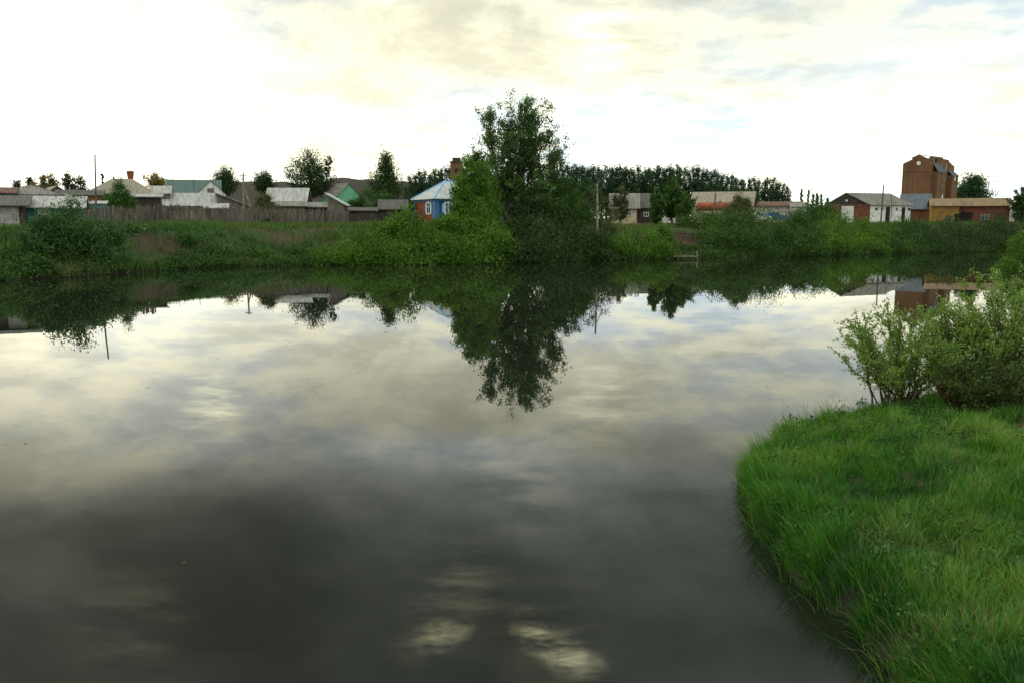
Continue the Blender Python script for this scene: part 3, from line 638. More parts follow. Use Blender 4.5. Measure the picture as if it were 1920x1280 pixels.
def house(name, label, px0, px1, D, y_eave, y_ridge, depth, wall, roof, ridge='x', yaw=0., over=.35, base=None, cat='house', group=None, wins=(), doors=(), chimney=None, gable=None, shift=0., ridge_at=.5, hipk=.3, thick=.10):
    """front wall spans px0..px1 at distance D; ridge 'x' along the front, 'y' gable to us, 'hip', 'shed' (low in front), 'shedx' (falls to the right)"""
    a, c = P(px0, y_eave, D), P(px1, y_eave, D); w = c.x-a.x; cx = (a.x+c.x)/2; fa = math.atan(-cx/D)*.85; w *= math.cos(fa); yaw = yaw+fa
    zb = (gz1(cx, D) if base is None else base)-.25
    h = a.z-zb; Dr = D+(depth*ridge_at if ridge in ('x', 'hip') else (depth if ridge == 'shed' else 0)); hr = P(cx, y_ridge, Dr).z-zb
    root = empty(name, (cx, D, zb), yaw, label, cat, group)
    W2 = w/2; o = over; wb = MB(); rf = MB(); sl = .012
    if ridge == 'x':
        ry = depth*ridge_at; wb.prism([(0, 0), (depth, 0), (depth, h), (ry, hr), (0, h)], 'x', -W2, W2)
        k1 = (hr-h)/ry; k2 = (hr-h)/(depth-ry); e = thick+sl
        rf.slab([(-W2-o, -o, h-k1*o+e), (W2+o, -o, h-k1*o+e), (W2+o, ry, hr+e), (-W2-o, ry, hr+e)], thick)
        rf.slab([(W2+o, depth+o, h-k2*o+e), (-W2-o, depth+o, h-k2*o+e), (-W2-o, ry, hr+e), (W2+o, ry, hr+e)], thick)
    elif ridge == 'y':
        rx = -W2+w*ridge_at; wb.prism([(-W2, 0), (W2, 0), (W2, h), (rx, hr), (-W2, h)], 'y', 0, depth)
        k1 = (hr-h)/(rx+W2); k2 = (hr-h)/(W2-rx); e = thick+sl
        rf.slab([(-W2-o, -o, h-k1*o+e), (rx, -o, hr+e), (rx, depth+o, hr+e), (-W2-o, depth+o, h-k1*o+e)], thick)
        rf.slab([(rx, -o, hr+e), (W2+o, -o, h-k2*o+e), (W2+o, depth+o, h-k2*o+e), (rx, depth+o, hr+e)], thick)
    elif ridge == 'hip':
        wb.box(-W2, W2, 0, depth, 0, h); e = thick+sl; q = W2-w*hipk; ry = depth/2; z0 = h-.1
        A, B, C_, D_ = (-W2-o, -o, z0+e), (W2+o, -o, z0+e), (W2+o, depth+o, z0+e), (-W2-o, depth+o, z0+e); E, F_ = (-q, ry, hr+e), (q, ry, hr+e)
        rf.slab([A, B, F_, E], thick); rf.slab([C_, D_, E, F_], thick); rf.slab([D_, A, E], thick); rf.slab([B, C_, F_], thick)
    elif ridge == 'shed':
        wb.prism([(0, 0), (depth, 0), (depth, hr), (0, h)], 'x', -W2, W2); k = (hr-h)/depth; e = thick+sl
        rf.slab([(-W2-o, -o, h-k*o+e), (W2+o, -o, h-k*o+e), (W2+o, depth+o, hr+k*o+e), (-W2-o, depth+o, hr+k*o+e)], thick)
    elif ridge == 'shedx':
        wb.prism([(-W2, 0), (W2, 0), (W2, h), (-W2, hr)], 'y', 0, depth); e = thick+sl; k = (hr-h)/w
        rf.slab([(-W2-o, -o, hr+k*o+e), (W2+o, -o, h-k*o+e), (W2+o, depth+o, h-k*o+e), (-W2-o, depth+o, hr+k*o+e)], thick)
    wall_o = wb.build('wall', M[wall], root); roof_o = rf.build('roof', M[roof], root)
    if gable and ridge == 'y':
        rx = -W2+w*ridge_at
        MB().prism([(-W2+.02, h), (W2-.02, h), (rx, hr-.02)], 'y', -.06, -.005).build('gable_board', M[gable], root)
    if gable and ridge == 'x':
        MB().prism([(.02, h), (depth-.02, h), (depth*ridge_at, hr-.02)], 'x', -W2-.06, -W2-.005).build('gable_board', M[gable], root)
    for wn in wins: window(root, wn[0], wn[1], wn[2], wn[3], 0, wn[4] if len(wn) > 4 else 'front', (w, depth), wn[5] if len(wn) > 5 else 'white')
    for dn in doors: door(root, dn[0], dn[1], dn[2], dn[3], dn[4] if len(dn) > 4 else 'front', (w, depth))
    if chimney:
        for (x, y, zt, s) in ([chimney] if not isinstance(chimney, list) else chimney):
            c_ = MB().box(x-s/2, x+s/2, y-s/2, y+s/2, hr-1.1, hr+zt).box(x-s/2-.06, x+s/2+.06, y-s/2-.06, y+s/2+.06, hr+zt-.18, hr+zt-.02)
            c_.build('chimney', M['brick_dark'], roof_o)
    return root

# left end of the village
house('shed', 'dark shed with a pale door at the left edge', -40, 42, 74, 386, 371, 5, 'wood_dark', 'roof_dark', 'shed', wins=(), doors=[(.6, 1.3, 2.0, 'concrete')], cat='shed', over=.5)
house('house', 'low turquoise walled house with a whitish metal roof', 42, 150, 79, 388, 370, 6, 'teal', 'roof_white', 'x', over=.5, wins=[(-.6, 2.0, .8, .7)])
house('house', 'grey hip roofed house behind the turquoise one', 8, 104, 108, 365, 348, 6, 'wood_grey', 'roof_grey', 'hip', over=.6, hipk=.55, chimney=(.2, 3, .35, .5), wins=[(1.2, 2.2, .8, .7)])
house('house', 'farther brown roof at the left edge', -60, 24, 104, 362, 353, 6, 'teal', 'roof_rust', 'x', over=.4)
house('house', 'small grey gable among the rear roofs', 86, 128, 140, 364, 350, 7, 'wood_grey', 'roof_grey', 'y', wins=[(0, 2.6, .7, .6)], yaw=.25)
house('shed', 'low grey brown shed left of the bright round tree', 120, 172, 112, 385, 366, 4.5, 'wood_grey', 'roof_grey', 'shedx', cat='shed', over=.4, yaw=-.15)
house('shed', 'long low brown roof behind the grey brown shed', 108, 190, 135, 366, 358, 4.5, 'wood_brown', 'roof_dark', 'x', cat='shed')
house('house', 'beige roofed house with an orange brown gable wall', 168, 288, 148, 364, 337, 7.5, 'wood_brown', 'roof_beige', 'hip', over=.7, hipk=.34, wins=[(2.7, 2.6, .9, .8)])
house('shed', 'tiny turquoise shed beneath the bright round tree', 172, 198, 96, 383, 379, 2.5, 'teal', 'roof_white', 'shed', cat='shed', over=.15)
house('lean_to', 'dark lean-to with a pale edge right of the bright round tree', 246, 300, 112, 370, 366, 3.5, 'wood_dark', 'roof_white', 'shed', cat='shed', over=.3)
house('shed', 'small white roofed shed beside the golden tree', 283, 318, 150, 362, 350, 4, 'wood_grey', 'roof_white', 'x', cat='shed')
house('house', 'white gabled house with a dark teal roof', 314, 412, 200, 365, 338.5, 8, 'plaster_white', 'roof_teal', 'x', over=.4, wins=[])
# its white cross gable, a part of the same house
def cross_gable():
    root = [o for o in bpy.data.objects if o.get('label', '').startswith('white gabled house')][0]
    a, c, t = P(368, 365, 200), P(423, 365, 200), P(395, 339.5, 200); ox, oz = root.location.x, root.location.z; cf = math.cos(root.rotation_euler.z)
    x0, x1, xm, h, hr = (a.x-ox)*cf, (c.x-ox)*cf, (t.x-ox)*cf, a.z-oz, t.z-oz
    MB().prism([(x0, 0), (x1, 0), (x1, h), (xm, hr), (x0, h)], 'y', -1.0, 4).build('gable_wall', M['plaster_white'], root)
    r = MB(); e = .12; k = (hr-h)/(xm-x0); o = .3
    r.slab([(x0-o, -1.25, h-k*o+e), (xm, -1.25, hr+e), (xm, 4, hr+e), (x0-o, 4, h-k*o+e)], .1); r.slab([(xm, -1.25, hr+e), (x1+o, -1.25, h-k*o+e), (x1+o, 4, h-k*o+e), (xm, 4, hr+e)], .1)
    r.build('gable_roof', M['roof_teal'], root)
    w_ = window(root, xm-.1, h+.9, 1.3, .8, -1.0, 'front', (0, 0), 'wood_grey')
cross_gable()
house('house', 'beige walled house under the broad whitish roof', 296, 410, 150, 384, 363.5, 7, 'plaster_beige', 'roof_white', 'x', over=.55, wins=[(-2.6, 2.1, 1.1, 1.1), (.6, 2.1, 1.1, 1.1)], doors=[(3.4, 1.2, 2.1, 'wood_brown')])
house('shed', 'whitish roofed wing right of the beige walled house', 408, 466, 152, 386, 364, 6, 'wood_grey', 'roof_white', 'shedx', over=.5, cat='shed')
house('shed', 'low dark shed with a pale roof just behind the fence', 384, 424, 118, 391, 384, 3, 'wood_dark', 'roof_white', 'shed', cat='shed')
house('shed', 'grey boarded shed with a patched light roof', 500, 572, 140, 377, 354, 6, 'wood_dark', 'roof_white', 'x', cat='shed', over=.4, yaw=-.12)
house('shed', 'ramshackle low shed behind the right part of the fence', 520, 572, 118, 387, 380, 3, 'wood_grey', 'roof_grey', 'shed', cat='shed', yaw=.05)
house('shed', 'dark low shed with a buckled roof beside the privy', 566, 612, 120, 388, 381, 3, 'wood_dark', 'roof_grey', 'x', cat='shed', yaw=-.1)
house('house', 'mint green gabled house with a mossy grey roof', 632, 676, 185, 366, 344, 9, 'mint', 'roof_grey', 'y', yaw=.45, wins=[(0, 2.9, .8, .7)], ridge_at=.5)
house('privy', 'narrow tall grey shed with a pale sloping roof', 614, 646, 116, 384, 366, 2.0, 'wood_grey', 'roof_silver', 'shedx', cat='shed', over=.35, wins=[], doors=[(-.1, .7, 1.7, 'wood_dark')], yaw=-.2)
house('shed', 'low dark brown shed left of the blue house', 712, 762, 122, 392, 376, 4.5, 'wood_dark', 'roof_dark', 'x', cat='shed', over=.3)
house('shed', 'low dark shed behind the end of the fence', 655, 705, 118, 396, 391, 3, 'wood_dark', 'roof_dark', 'shed', cat='shed', over=.3)

# --- the blue house, seen on its corner
def blue_house():
    c = P(816, 373, 118); zb = gz1(c.x, 118)-.3; h = c.z-zb
    L, W = 7.6, 8.6; yaw = R(28)
    root = empty('blue_house', (c.x, c.y, zb), 0, 'blue and red brown cottage with silver hip roof and white window frames', 'house')
    # local frame: corner at origin; right wall along u, left wall along v
    u = Vector((math.cos(yaw), math.sin(yaw), 0)); v = Vector((-math.sin(yaw), math.cos(yaw), 0))
    rot = yaw
    def part(mb, name, mat, par=root, r=True):
        o = mb.build(name, M[mat], par)
        if r: o.rotation_euler.z = rot
        return o
    part(MB().box(0, W, 0, L, 0, h), 'wall', 'wood_log')
    part(MB().box(-.03, W+.03, -.03, -.003, 0, h-.25), 'front_boarding', 'blue_dark')
    part(MB().box(-.05, .55, -.06, .8, 0, h-.02), 'corner_post', 'blue')
    part(MB().box(-.05, .2, L-.3, L+.05, 0, h-.02), 'corner_post', 'blue')
    part(MB().box(-.10, W+.1, -.12, -.032, h-.3, h-.02).box(-.12, -.004, -.12, L+.1, h-.3, h-.02), 'frieze', 'blue')
    o = .45; hz_ = P(827, 341, 122).z-zb; z0 = h-.05; t = .07
    A, B, C_, D_ = (-o, -o, z0), (W+o, -o, z0), (W+o, L+o, z0), (-o, L+o, z0); E, F_ = (3.1, L/2, hz_), (W-3.1, L/2, hz_)
    rf = MB(); 
    for pg in ([A, B, F_, E], [C_, D_, E, F_], [D_, A, E], [B, C_, F_]): rf.slab([(p[0], p[1], p[2]+t) for p in pg], t)
    rfo = part(rf, 'roof', 'roof_silver')
    rb = MB()
    for (p, q) in ((A, E), (B, F_), (C_, F_), (D_, E), (E, F_)): rb.tube([(p[0], p[1], p[2]+t+.02), (q[0], q[1], q[2]+t+.02)], .10, 6)
    rb.build('ridge_cap', M['blue_pale'], rfo)
    def win(x, z, w, hh, side):
        f = MB(); tt = .16
        f.box(-w/2-tt, -w/2, -.08, 0, -hh/2-.12, hh/2+.1).box(w/2, w/2+tt, -.08, 0, -hh/2-.12, hh/2+.1).box(-w/2-tt, w/2+tt, -.09, 0, -hh/2-.26, -hh/2-.12)
        f.prism([(-w/2-tt-.05, hh/2+.1), (w/2+tt+.05, hh/2+.1), (w/2+tt-.1, hh/2+.27), (.12, hh/2+.22), (0, hh/2+.36), (-.12, hh/2+.22), (-w/2-tt+.1, hh/2+.27)], 'y', -.1, 0)
        f.box(-.035, .035, -.05, 0, -hh/2-.1, hh/2+.1).box(-w/2, w/2, -.045, 0, hh*.12, hh*.12+.05)
        fo = f.build('window', M['white'], root)
        MB().box(-w/2, w/2, -.02, -.002, -hh/2-.12, hh/2+.1).build('pane', M['glass'], fo)
        for s in (-1, 1):
            MB().box(s*(w/2+tt)-.0 if s > 0 else s*(w/2+tt)-.34, s*(w/2+tt)+.34 if s > 0 else s*(w/2+tt), -.06, -.01, -hh/2-.05, hh/2+.05).build('shutter', M['blue_pale'], fo)
        if side == 'front': fo.location = u*x+Vector((0, 0, z))-v*.034; fo.rotation_euler.z = rot
        else: fo.location = v*x+Vector((0, 0, z))-u*.006; fo.rotation_euler.z = rot-math.pi/2
    zc_ = P(800, 390.5, 119).z-zb
    win(1.9, zc_, .9, 1.15, 'front'); win(4.5, zc_, .9, 1.15, 'front'); win(7.0, zc_, .9, 1.15, 'front'); win(2.3, zc_, 1.3, 1.2, 'left')
blue_house()

# right side of the village
house('house', 'weathered grey roofed house right of the sparse olive tree', 1148, 1194, 150, 388, 364, 7, 'plaster_beige', 'roof_grey', 'x', over=.6, wins=[(-.9, 1.9, .7, .7), (.8, 1.9, .7, .7)])
house('house', 'darker grey roofed house joined to the weathered one', 1196, 1228, 153, 388, 364, 6, 'wood_dark', 'roof_dark', 'x', over=.4, wins=[(0, 1.8, .7, .6)])
house('long_house', 'long house with a wide beige roof behind the rusty tank', 1296, 1408, 168, 384, 361, 10, 'plaster_beige', 'roof_beige', 'x', over=.5, wins=[(-2, 1.6, .8, .7), (1.5, 1.6, .8, .7)], yaw=-.14)
house('outbuilding', 'small white and tan outbuilding between two green trees', 1244, 1272, 158, 390, 378, 4, 'plaster_white', 'roof_beige', 'x', cat='shed')
house('long_shed', 'long low shed with brown canopy roof behind the cars', 1412, 1500, 172, 386, 379.5, 9, 'plaster_white', 'roof_rust', 'x', over=.8, cat='shed', wins=[(-3, 1.4, 1, .7), (0, 1.4, 1, .7), (3, 1.4, 1, .7)])
house('shed', 'small grey roof at the end of the long low shed', 1484, 1512, 165, 388, 381, 6, 'plaster_white', 'roof_grey', 'x', cat='shed')
# barn with its gable towards us and a long side
def barn():
    D = 148; a = P(1558, 384, D); apx = P(1590, 363, D); c = P(1632, 386, D); e_ = P(1712, 388, D+3)
    zb = gz1(a.x, D)-.3; w = c.x-a.x; h = a.z-zb; hr = apx.z-zb; Ls = 9.8; yaw = 0
    root = empty('barn', (c.x, D, zb), 0, 'long barn with red gable end and white side wall', 'barn')
    # gable wall leaves the corner to the left, side wall to the right and away
    ga = R(168); sa = R(24); gu = Vector((math.cos(ga), math.sin(ga), 0)); su = Vector((math.cos(sa), math.sin(sa), 0))
    Lg = w/abs(gu.x); Ls = (e_.x-c.x)/su.x
    def q(g, s, z): p = gu*g+su*s; return (p.x, p.y, z)
    m_ = MB(); prof = [(0, 0), (Lg, 0), (Lg, h), (Lg*.55, hr), (0, h)]
    n = 5; m_.add([q(g, 0, z) for g, z in prof]+[q(g, Ls, z) for g, z in prof], [tuple(range(n)), tuple(range(2*n-1, n-1, -1))]+[(i, n+i, n+(i+1) % n, (i+1) % n) for i in range(n)])
    m_.build('wall', M['plaster_white'], root)
    g_ = MB(); off = -su*.04
    def pan(g0, g1, z0, z1, t=.04, mat='plaster_red', name='gable_wall', par=root):
        vs = [(Vector(q(g, 0, z))+k*(-su)) for k in (.006, t) for g, z in ((g0, z0), (g1, z0), (g1, z1), (g0, z1))]
        return MB().add(vs, [(0, 1, 2, 3), (7, 6, 5, 4), (0, 4, 5, 1), (1, 5, 6, 2), (2, 6, 7, 3), (3, 7, 4, 0)]).build(name, M[mat], par)
    pan(0, Lg, 0, h-.02)
    vs = [(Vector(q(g, 0, z))+k*(-su)) for k in (.006, .05) for g, z in ((0, h), (Lg, h), (Lg*.55, hr))]
    MB().add(vs, [(0, 1, 2), (5, 4, 3), (0, 3, 4, 1), (1, 4, 5, 2), (2, 5, 3, 0)]).build('gable_board', M['wood_dark'], root)
    pan(Lg*.38, Lg*.66, .25, h-.25, .09, 'plaster_white', 'barn_door')
    pan(Lg*.53, Lg*.58, h+.55, h+.85, .08, 'plaster_white', 'gable_vent')
    rf = MB(); t = .12; o = .4
    k1 = (hr-h)/(Lg*.55); k2 = (hr-h)/(Lg*.45)
    rf.slab([q(-o, -o, h-k1*o+t+.02), q(Lg*.55, -o, hr+t+.02), q(Lg*.55, Ls+o, hr+t+.02), q(-o, Ls+o, h-k1*o+t+.02)], t)
    rf.slab([q(Lg+o, -o, h-k2*o+t+.02), q(Lg*.55, -o, hr+t+.02), q(Lg*.55, Ls+o, hr+t+.02), q(Lg+o, Ls+o, h-k2*o+t+.02)], t)
    rf.build('roof', M['roof_grey'], root)
    sn = Vector((su.y, -su.x, 0))
    def side(s0, s1, z0, z1, mat, name, t=.05):
        vs = [su*s+Vector((0, 0, z))+sn*k for k in (.006, t) for s, z in ((s0, z0), (s1, z0), (s1, z1), (s0, z1))]
        return MB().add(vs, [(0, 1, 2, 3), (7, 6, 5, 4), (0, 4, 5, 1), (1, 5, 6, 2), (2, 6, 7, 3), (3, 7, 4, 0)]).build(name, M[mat], root)
    side(Ls*.38, Ls*.48, .2, h-.35, 'dark', 'door'); side(Ls*.78, Ls*.86, .2, h-.4, 'dark', 'door')
    for s in (.12, .26, .62, .93): side(Ls*s, Ls*s+.6, h-1.0, h-.5, 'glass', 'window', .03)
barn()
house('annex', 'dark slate roofed brick annex between barn and mill', 1694, 1744, 158, 391, 365, 8, 'brick_dark', 'roof_slate', 'x', over=.4, cat='shed')
house('low_building', 'ochre walled low building with a tan roof', 1748, 1798, 150, 386, 374, 8, 'plaster_ochre', 'roof_tan', 'x', over=.4, wins=[(.6, 1.3, .8, .7, 'front', 'wood_dark')], doors=[(2.0, .8, 2.0, 'dark')], cat='building')
house('low_building', 'brick red low building with a long tan roof', 1799, 1892, 150, 386, 373, 8, 'plaster_red', 'roof_tan', 'x', over=.4, doors=[(-2.6, 1.6, 2.3, 'dark'), (2.6, 1.0, 2.0, 'wood_dark')], wins=[(.2, 1.5, 1.2, .8, 'front', 'concrete')], cat='building')
house('shed', 'small brown shed right of the red low building', 1896, 1950, 146, 390, 376, 5, 'plaster_white', 'roof_dark', 'y', cat='shed', over=.4)

# --- the brick mill
def mill():
    D = 190; c = P(1738, 400, D); zb = gz1(c.x, D)-.4
    zz_ = lambda py, dd=0: P(1738, py, D+dd).z-zb
    root = empty('brick_mill', (c.x, D, zb), 0, 'tall square brown brick mill with stepped gables towering over the village', 'mill')
    la = R(172); ra = R(40); lu = Vector((math.cos(la), math.sin(la), 0)); ru = Vector((math.cos(ra), math.sin(ra), 0))
    Ll = (c.x-P(1687, 400, D+.9).x)/abs(lu.x); Lr = 11.0
    Lr = (P(1795, 350, D+6).x-c.x)/ru.x
    def q(l, r, z): p = lu*l+ru*r; return (p.x, p.y, z)
    z1 = zz_(308)
    def wall_l(pts, r0, r1, mb):   # polygon in (l,z) between r0 and r1
        n = len(pts); vs = [q(l, r0, z) for l, z in pts]+[q(l, r1, z) for l, z in pts]
        mb.add(vs, [tuple(range(n)), tuple(range(2*n-1, n-1, -1))]+[(i, n+i, n+(i+1) % n, (i+1) % n) for i in range(n)])
    def wall_r(pts, l0, l1, mb):
        n = len(pts); vs = [q(l0, r, z) for r, z in pts]+[q(l1, r, z) for r, z in pts]
        mb.add(vs, [tuple(range(n)), tuple(range(2*n-1, n-1, -1))]+[(i, n+i, n+(i+1) % n, (i+1) % n) for i in range(n)])
    zc = z1-.2
    wb = MB()
    # left facade with shaped gable
    f = lambda px: (1738-px)/51*Ll
    wall_l([(0, 0), (Ll, 0), (Ll, zz_(307)), (f(1704), zz_(298.5)), (f(1702), zz_(296)), (f(1716), zz_(289.5)), (f(1728), zz_(296)), (0, zz_(298))], 0, .5, wb)
    # right facade (tall rear part rises again)
    g = lambda px: (px-1738)/57*Lr
    zr = lambda py: zz_(py)+.6
    wall_r([(.5, 0), (Lr, 0), (Lr, zr(314)), (g(1781), zr(305)), (g(1781), zr(302)), (g(1767), zr(301)), (g(1767), zr(298.6)), (g(1744), zr(297.8)), (g(1743), zr(299.5)), (.5, zr(299.5))], 0, .5, wb)
    wall_r([(.5, 0), (Lr, 0), (Lr, zr(318)), (.5, zr(310))], Ll-.5, Ll, wb)
    wall_l([(.5, 0), (Ll-.5, 0), (Ll-.5, zr(318)), (Ll*.5, zr(312)), (.5, zr(316))], Lr-.5, Lr, wb)
    wb.build('wall', M['brick'], root)
    rf = MB()
    rf.slab([q(.5, .5, zz_(303)), q(Ll/2, .5, zz_(299)), q(Ll/2, Lr-.5, zz_(304)), q(.5, Lr-.5, zz_(308))], .15)
    rf.slab([q(Ll-.5, .5, zz_(308)), q(Ll/2, .5, zz_(299)), q(Ll/2, Lr-.5, zz_(304)), q(Ll-.5, Lr-.5, zz_(313))], .15)
    for (p0, p1, hh) in ((1744, 1767, 295.8), (1768, 1779, 299.2)):
        rf.slab([q(.02, g(p0), zr(hh+2.2)), q(.02, g(p1), zr(hh+2.6)), q(2.2, g(p1), zr(hh)), q(2.2, g(p0), zr(hh))], .15)
    rf.build('roof', M['roof_slate'], root)
    ro = Vector((ru.y, -ru.x, 0)); 
    if ro.y > 0: ro = -ro
    lo = Vector((lu.y, -lu.x, 0)); lo = -lo if lo.y > 0 else lo
    def lean(px0, px1, pyt, pyb, out_, name='canopy_roof'):
        r0, r1 = g(px0), g(px1); zt, zb_ = zr(pyt), zr(pyb)
        A = ru*r0+Vector((0, 0, zt))+ro*.03; B = ru*(r1-.2)+Vector((0, 0, zt))+ro*.03
        C_ = ru*(r1+.5)+Vector((0, 0, zb_))+ro*out_; D_ = ru*(r0-.1)+Vector((0, 0, zb_))+ro*out_
        MB().slab([tuple(A), tuple(B), tuple(C_), tuple(D_)], .12).build(name, M['roof_slate'], root)
    lean(1745, 1762, 312, 328, 1.3); lean(1779, 1792, 322, 333, 1.3)
    # buttress-like brick bays below the lean-to roofs
    def bay(px0, px1, pyt, out_, mat='brick'):
        r0, r1 = g(px0), g(px1); vs = []
        for z in (0, zr(pyt)):
            for r, k in ((r0, .01), (r1, .01), (r1, out_), (r0, out_)): p = ru*r+ro*k; vs.append((p.x, p.y, z))
        MB().add(vs, [(3, 2, 1, 0), (4, 5, 6, 7), (0, 1, 5, 4), (1, 2, 6, 5), (2, 3, 7, 6), (3, 0, 4, 7)]).build('wall_bay', M[mat], root)
    bay(1745, 1763, 327.5, 1.15); bay(1779, 1793, 332.5, 1.15)
    def wn(px, py, w, h, mat='glass', out_=0.0, name='window'):
        r = g(px); z = zr(py); base = ru*r+ro*(out_+.02)+Vector((0, 0, z))
        o = MB().box(-w/2-.1, w/2+.1, -.06, .02, -h/2-.1, -h/2).box(-w/2-.1, w/2+.1, -.06, .02, h/2, h/2+.1).box(-w/2-.1, -w/2, -.06, .02, -h/2, h/2).box(w/2, w/2+.1, -.06, .02, -h/2, h/2).build(name, M['concrete'], root)
        o.location = base; o.rotation_euler.z = ra
        MB().box(-w/2, w/2, -.02, .01, -h/2, h/2).build('pane', M[mat], o)
    for px, py, ou in ((1759, 337, 1.15), (1766, 337, 0), (1774, 337, 0), (1785, 338, 1.15), (1757, 357, 1.15), (1765, 356, 0), (1772, 356, 0), (1786, 357, 1.15), (1758, 375, 1.15), (1766, 375, 0), (1774, 322, 0)):
        wn(px, py, .55, 1.0, 'dark' if (px*7) % 3 else 'white', ou)
    wn(1750, 306, 1.5, 1.1, 'dark', 0); wn(1775, 318, .35, 1.7, 'concrete', 0, 'window')
    # round vent in the left gable
    vt = MB(); vt.tube([(0, -.12, 0), (0, .05, 0)], .42, 16); o = vt.build('round_vent', M['white'], root)
    o.location = lu*f(1716)+lo*.03+Vector((0, 0, zz_(306.5))); o.rotation_euler.z = la+math.pi
    # string courses on the left facade
    for py in (322, 372):
        z = zz_(py); vs = [tuple(lu*l+lo*k+Vector((0, 0, zq))) for zq in (z, z+.22) for l, k in ((-.05, .005), (Ll, .005), (Ll, .09), (-.05, .09))]
        MB().add(vs, [(3, 2, 1, 0), (4, 5, 6, 7), (0, 1, 5, 4), (1, 2, 6, 5), (2, 3, 7, 6), (3, 0, 4, 7)]).build('string_course', M['brick_dark'], root)
mill()
# the brick stack half hidden behind the lime willow
def brick_stack():
    D = 200; c = P(856, 304, D); zb = gz1(c.x, D); h = c.z-zb; root = empty('brick_tower', (c.x, D, zb-.2), 0, 'red brick tower top showing left of the tall poplar', 'tower')
    MB().box(-1.35, 1.35, -1.3, 1.3, 0, h).build('shaft', M['brick_dark'], root)
    MB().box(-1.45, 1.45, -1.45, 1.45, h, h+.3).box(-.9, .9, -.9, .9, h+.3, h+1.1).build('cap', M['wood_dark'], root)
    for z in (h-2, h-5): MB().box(-.35, .35, -1.33, -1.29, z-.6, z+.6).build('window', M['dark'], root)
brick_stack()
def water_tower():
    D = 400; t = P(244, 321, D); zb = gz1(t.x, D); h = t.z-zb; root = empty('water_tower', (t.x, D, zb-.2), 0, 'rusty red water tower with a flared tank behind the beige roof', 'water tower')
    MB().tube([(0, 0, 0), (0, 0, h-4.2)], [1.0, .9], 12).build('shaft', M['rust'], root)
    MB().tube([(0, 0, h-4.2), (0, 0, h-3.4), (0, 0, h-.6), (0, 0, h-.55), (0, 0, h)], [.9, 1.25, 1.6, 1.75, 1.7], 16).build('tank', M['rust'], root)
    MB().tube([(0, 0, h+.01), (0, 0, h+.35)], [1.7, .5], 16).build('lid', M['rust'], root)
water_tower()

# --- rusty tank on cradles
def tank():
    D = 150; a, c = P(1308, 388, D), P(1392, 389, D); zb = gz1((a.x+c.x)/2, D); L = c.x-a.x; root = empty('storage_tank', ((a.x+c.x)/2, D, zb-.1), R(4), 'long rusty red cylindrical tank lying before the beige roof', 'tank')
    z = a.z-zb+.1; r = .76
    MB().tube([(-L/2-.18, 0, z), (-L/2, 0, z), (L/2, 0, z), (L/2+.18, 0, z)], [r*.55, r, r, r*.55], 20).build('shell', M['rust'], root, True)
    for k in np.linspace(-L/2+.6, L/2-.6, 4): MB().box(k-.12, k+.12, -.5, .5, 0, z-r*.7).build('cradle', M['concrete'], root)
    MB().tube([(0, 0, z+r*.9), (0, 0, z+r+.2)], .25, 12).build('hatch', M['rust'], root)
tank()

# --- cars before the long shed
def car(px, D, mat, label, yaw):
    p = P(px, 396, D); zb = gz1(p.x, D); root = empty('parked_car', (p.x, D, zb+.62), yaw, label, 'car', 'cars parked before the long low shed')
    MB().prism([(-2.05, .28), (2.05, .28), (2.1, .62), (1.95, .82), (1.0, .9), (-1.55, .95), (-2.1, .85)], 'y', -.82, .82).build('body', M[mat], root)
    MB().prism([(-1.45, .94), (1.0, .89), (.45, 1.38), (-.95, 1.42)], 'y', -.72, .72).build('cabin', M[mat], root)
    for s in (-1, 1):
        for x0, x1 in ((-1.2, -.28), (-.2, .72)):
            MB().prism([(x0, .98), (x1, .96), (min(x1, .4), 1.32), (max(x0, -.92), 1.34)], 'y', s*.722, s*.735).build('window', M['glass'], root)
        for x in (-1.3, 1.3):
            w = MB().tube([(x, s*.66, .0+.31), (x, s*.84, .31)], .31, 14).build('wheel', M['rubber'], root)
            MB().tube([(x, s*.841, .31), (x, s*.85, .31)], .17, 10).build('rim', M['concrete'], w)
        MB().box(2.05, 2.12, s*.62-.14, s*.62+.14, .58, .74).build('headlight', M['white'], root)
car(1424, 150, 'car_white', 'white car parked before the long low shed', R(8)); car(1452, 152, 'car_blue', 'blue car parked right of the white one', R(-6))

# ------------------------------------------------------------------ poles
def pole(px0, py0, px1, py1, D, label, r=.11, mat='pole', cross=False, brace=None, name='utility_pole', base=None):
    b0 = P(px1, py1, D); z = gz1(b0.x, D) if base is None else base; t = P(px0, py0, D)
    root = empty(name, (b0.x, D, z-.3), 0, label, 'pole'); tt = Vector((t.x-b0.x, 0, t.z-z+.3))
    MB().tube([(0, 0, 0), tt*.5, tt], [r, r*.9, r*.75], 8).build('post', M[mat], root)
    if cross:
        q = tt-Vector((0, 0, .45)); ca = MB().box(q.x-.6, q.x+.6, -.16, -.08, q.z-.06, q.z+.06).build('crossarm', M[mat], root)
        for s in (-.5, 0, .5): MB().tube([(q.x+s, -.12, q.z+.06), (q.x+s, -.12, q.z+.22)], .045, 6).build('insulator', M['white'], ca)
    if brace: MB().tube([tt*.75, Vector((brace, -.2, 0))], r*.8, 6).build('brace', M[mat], root)
pole(178, 290, 179, 400, 95, 'tall thin leaning post above the left roofs', .10)
pole(324, 320, 324, 380, 190, 'thin mast left of the white gable', .05)
pole(363, 323, 363, 370, 195, 'short mast above the dark teal roof', .07)
pole(456, 325, 457, 400, 150, 'braced utility pole before the dark hill', .17, 'bark_pale', True, 2.0)
pole(1657, 347, 1652, 405, 144, 'dark leaning pole in front of the barn wall', .13, 'pole')
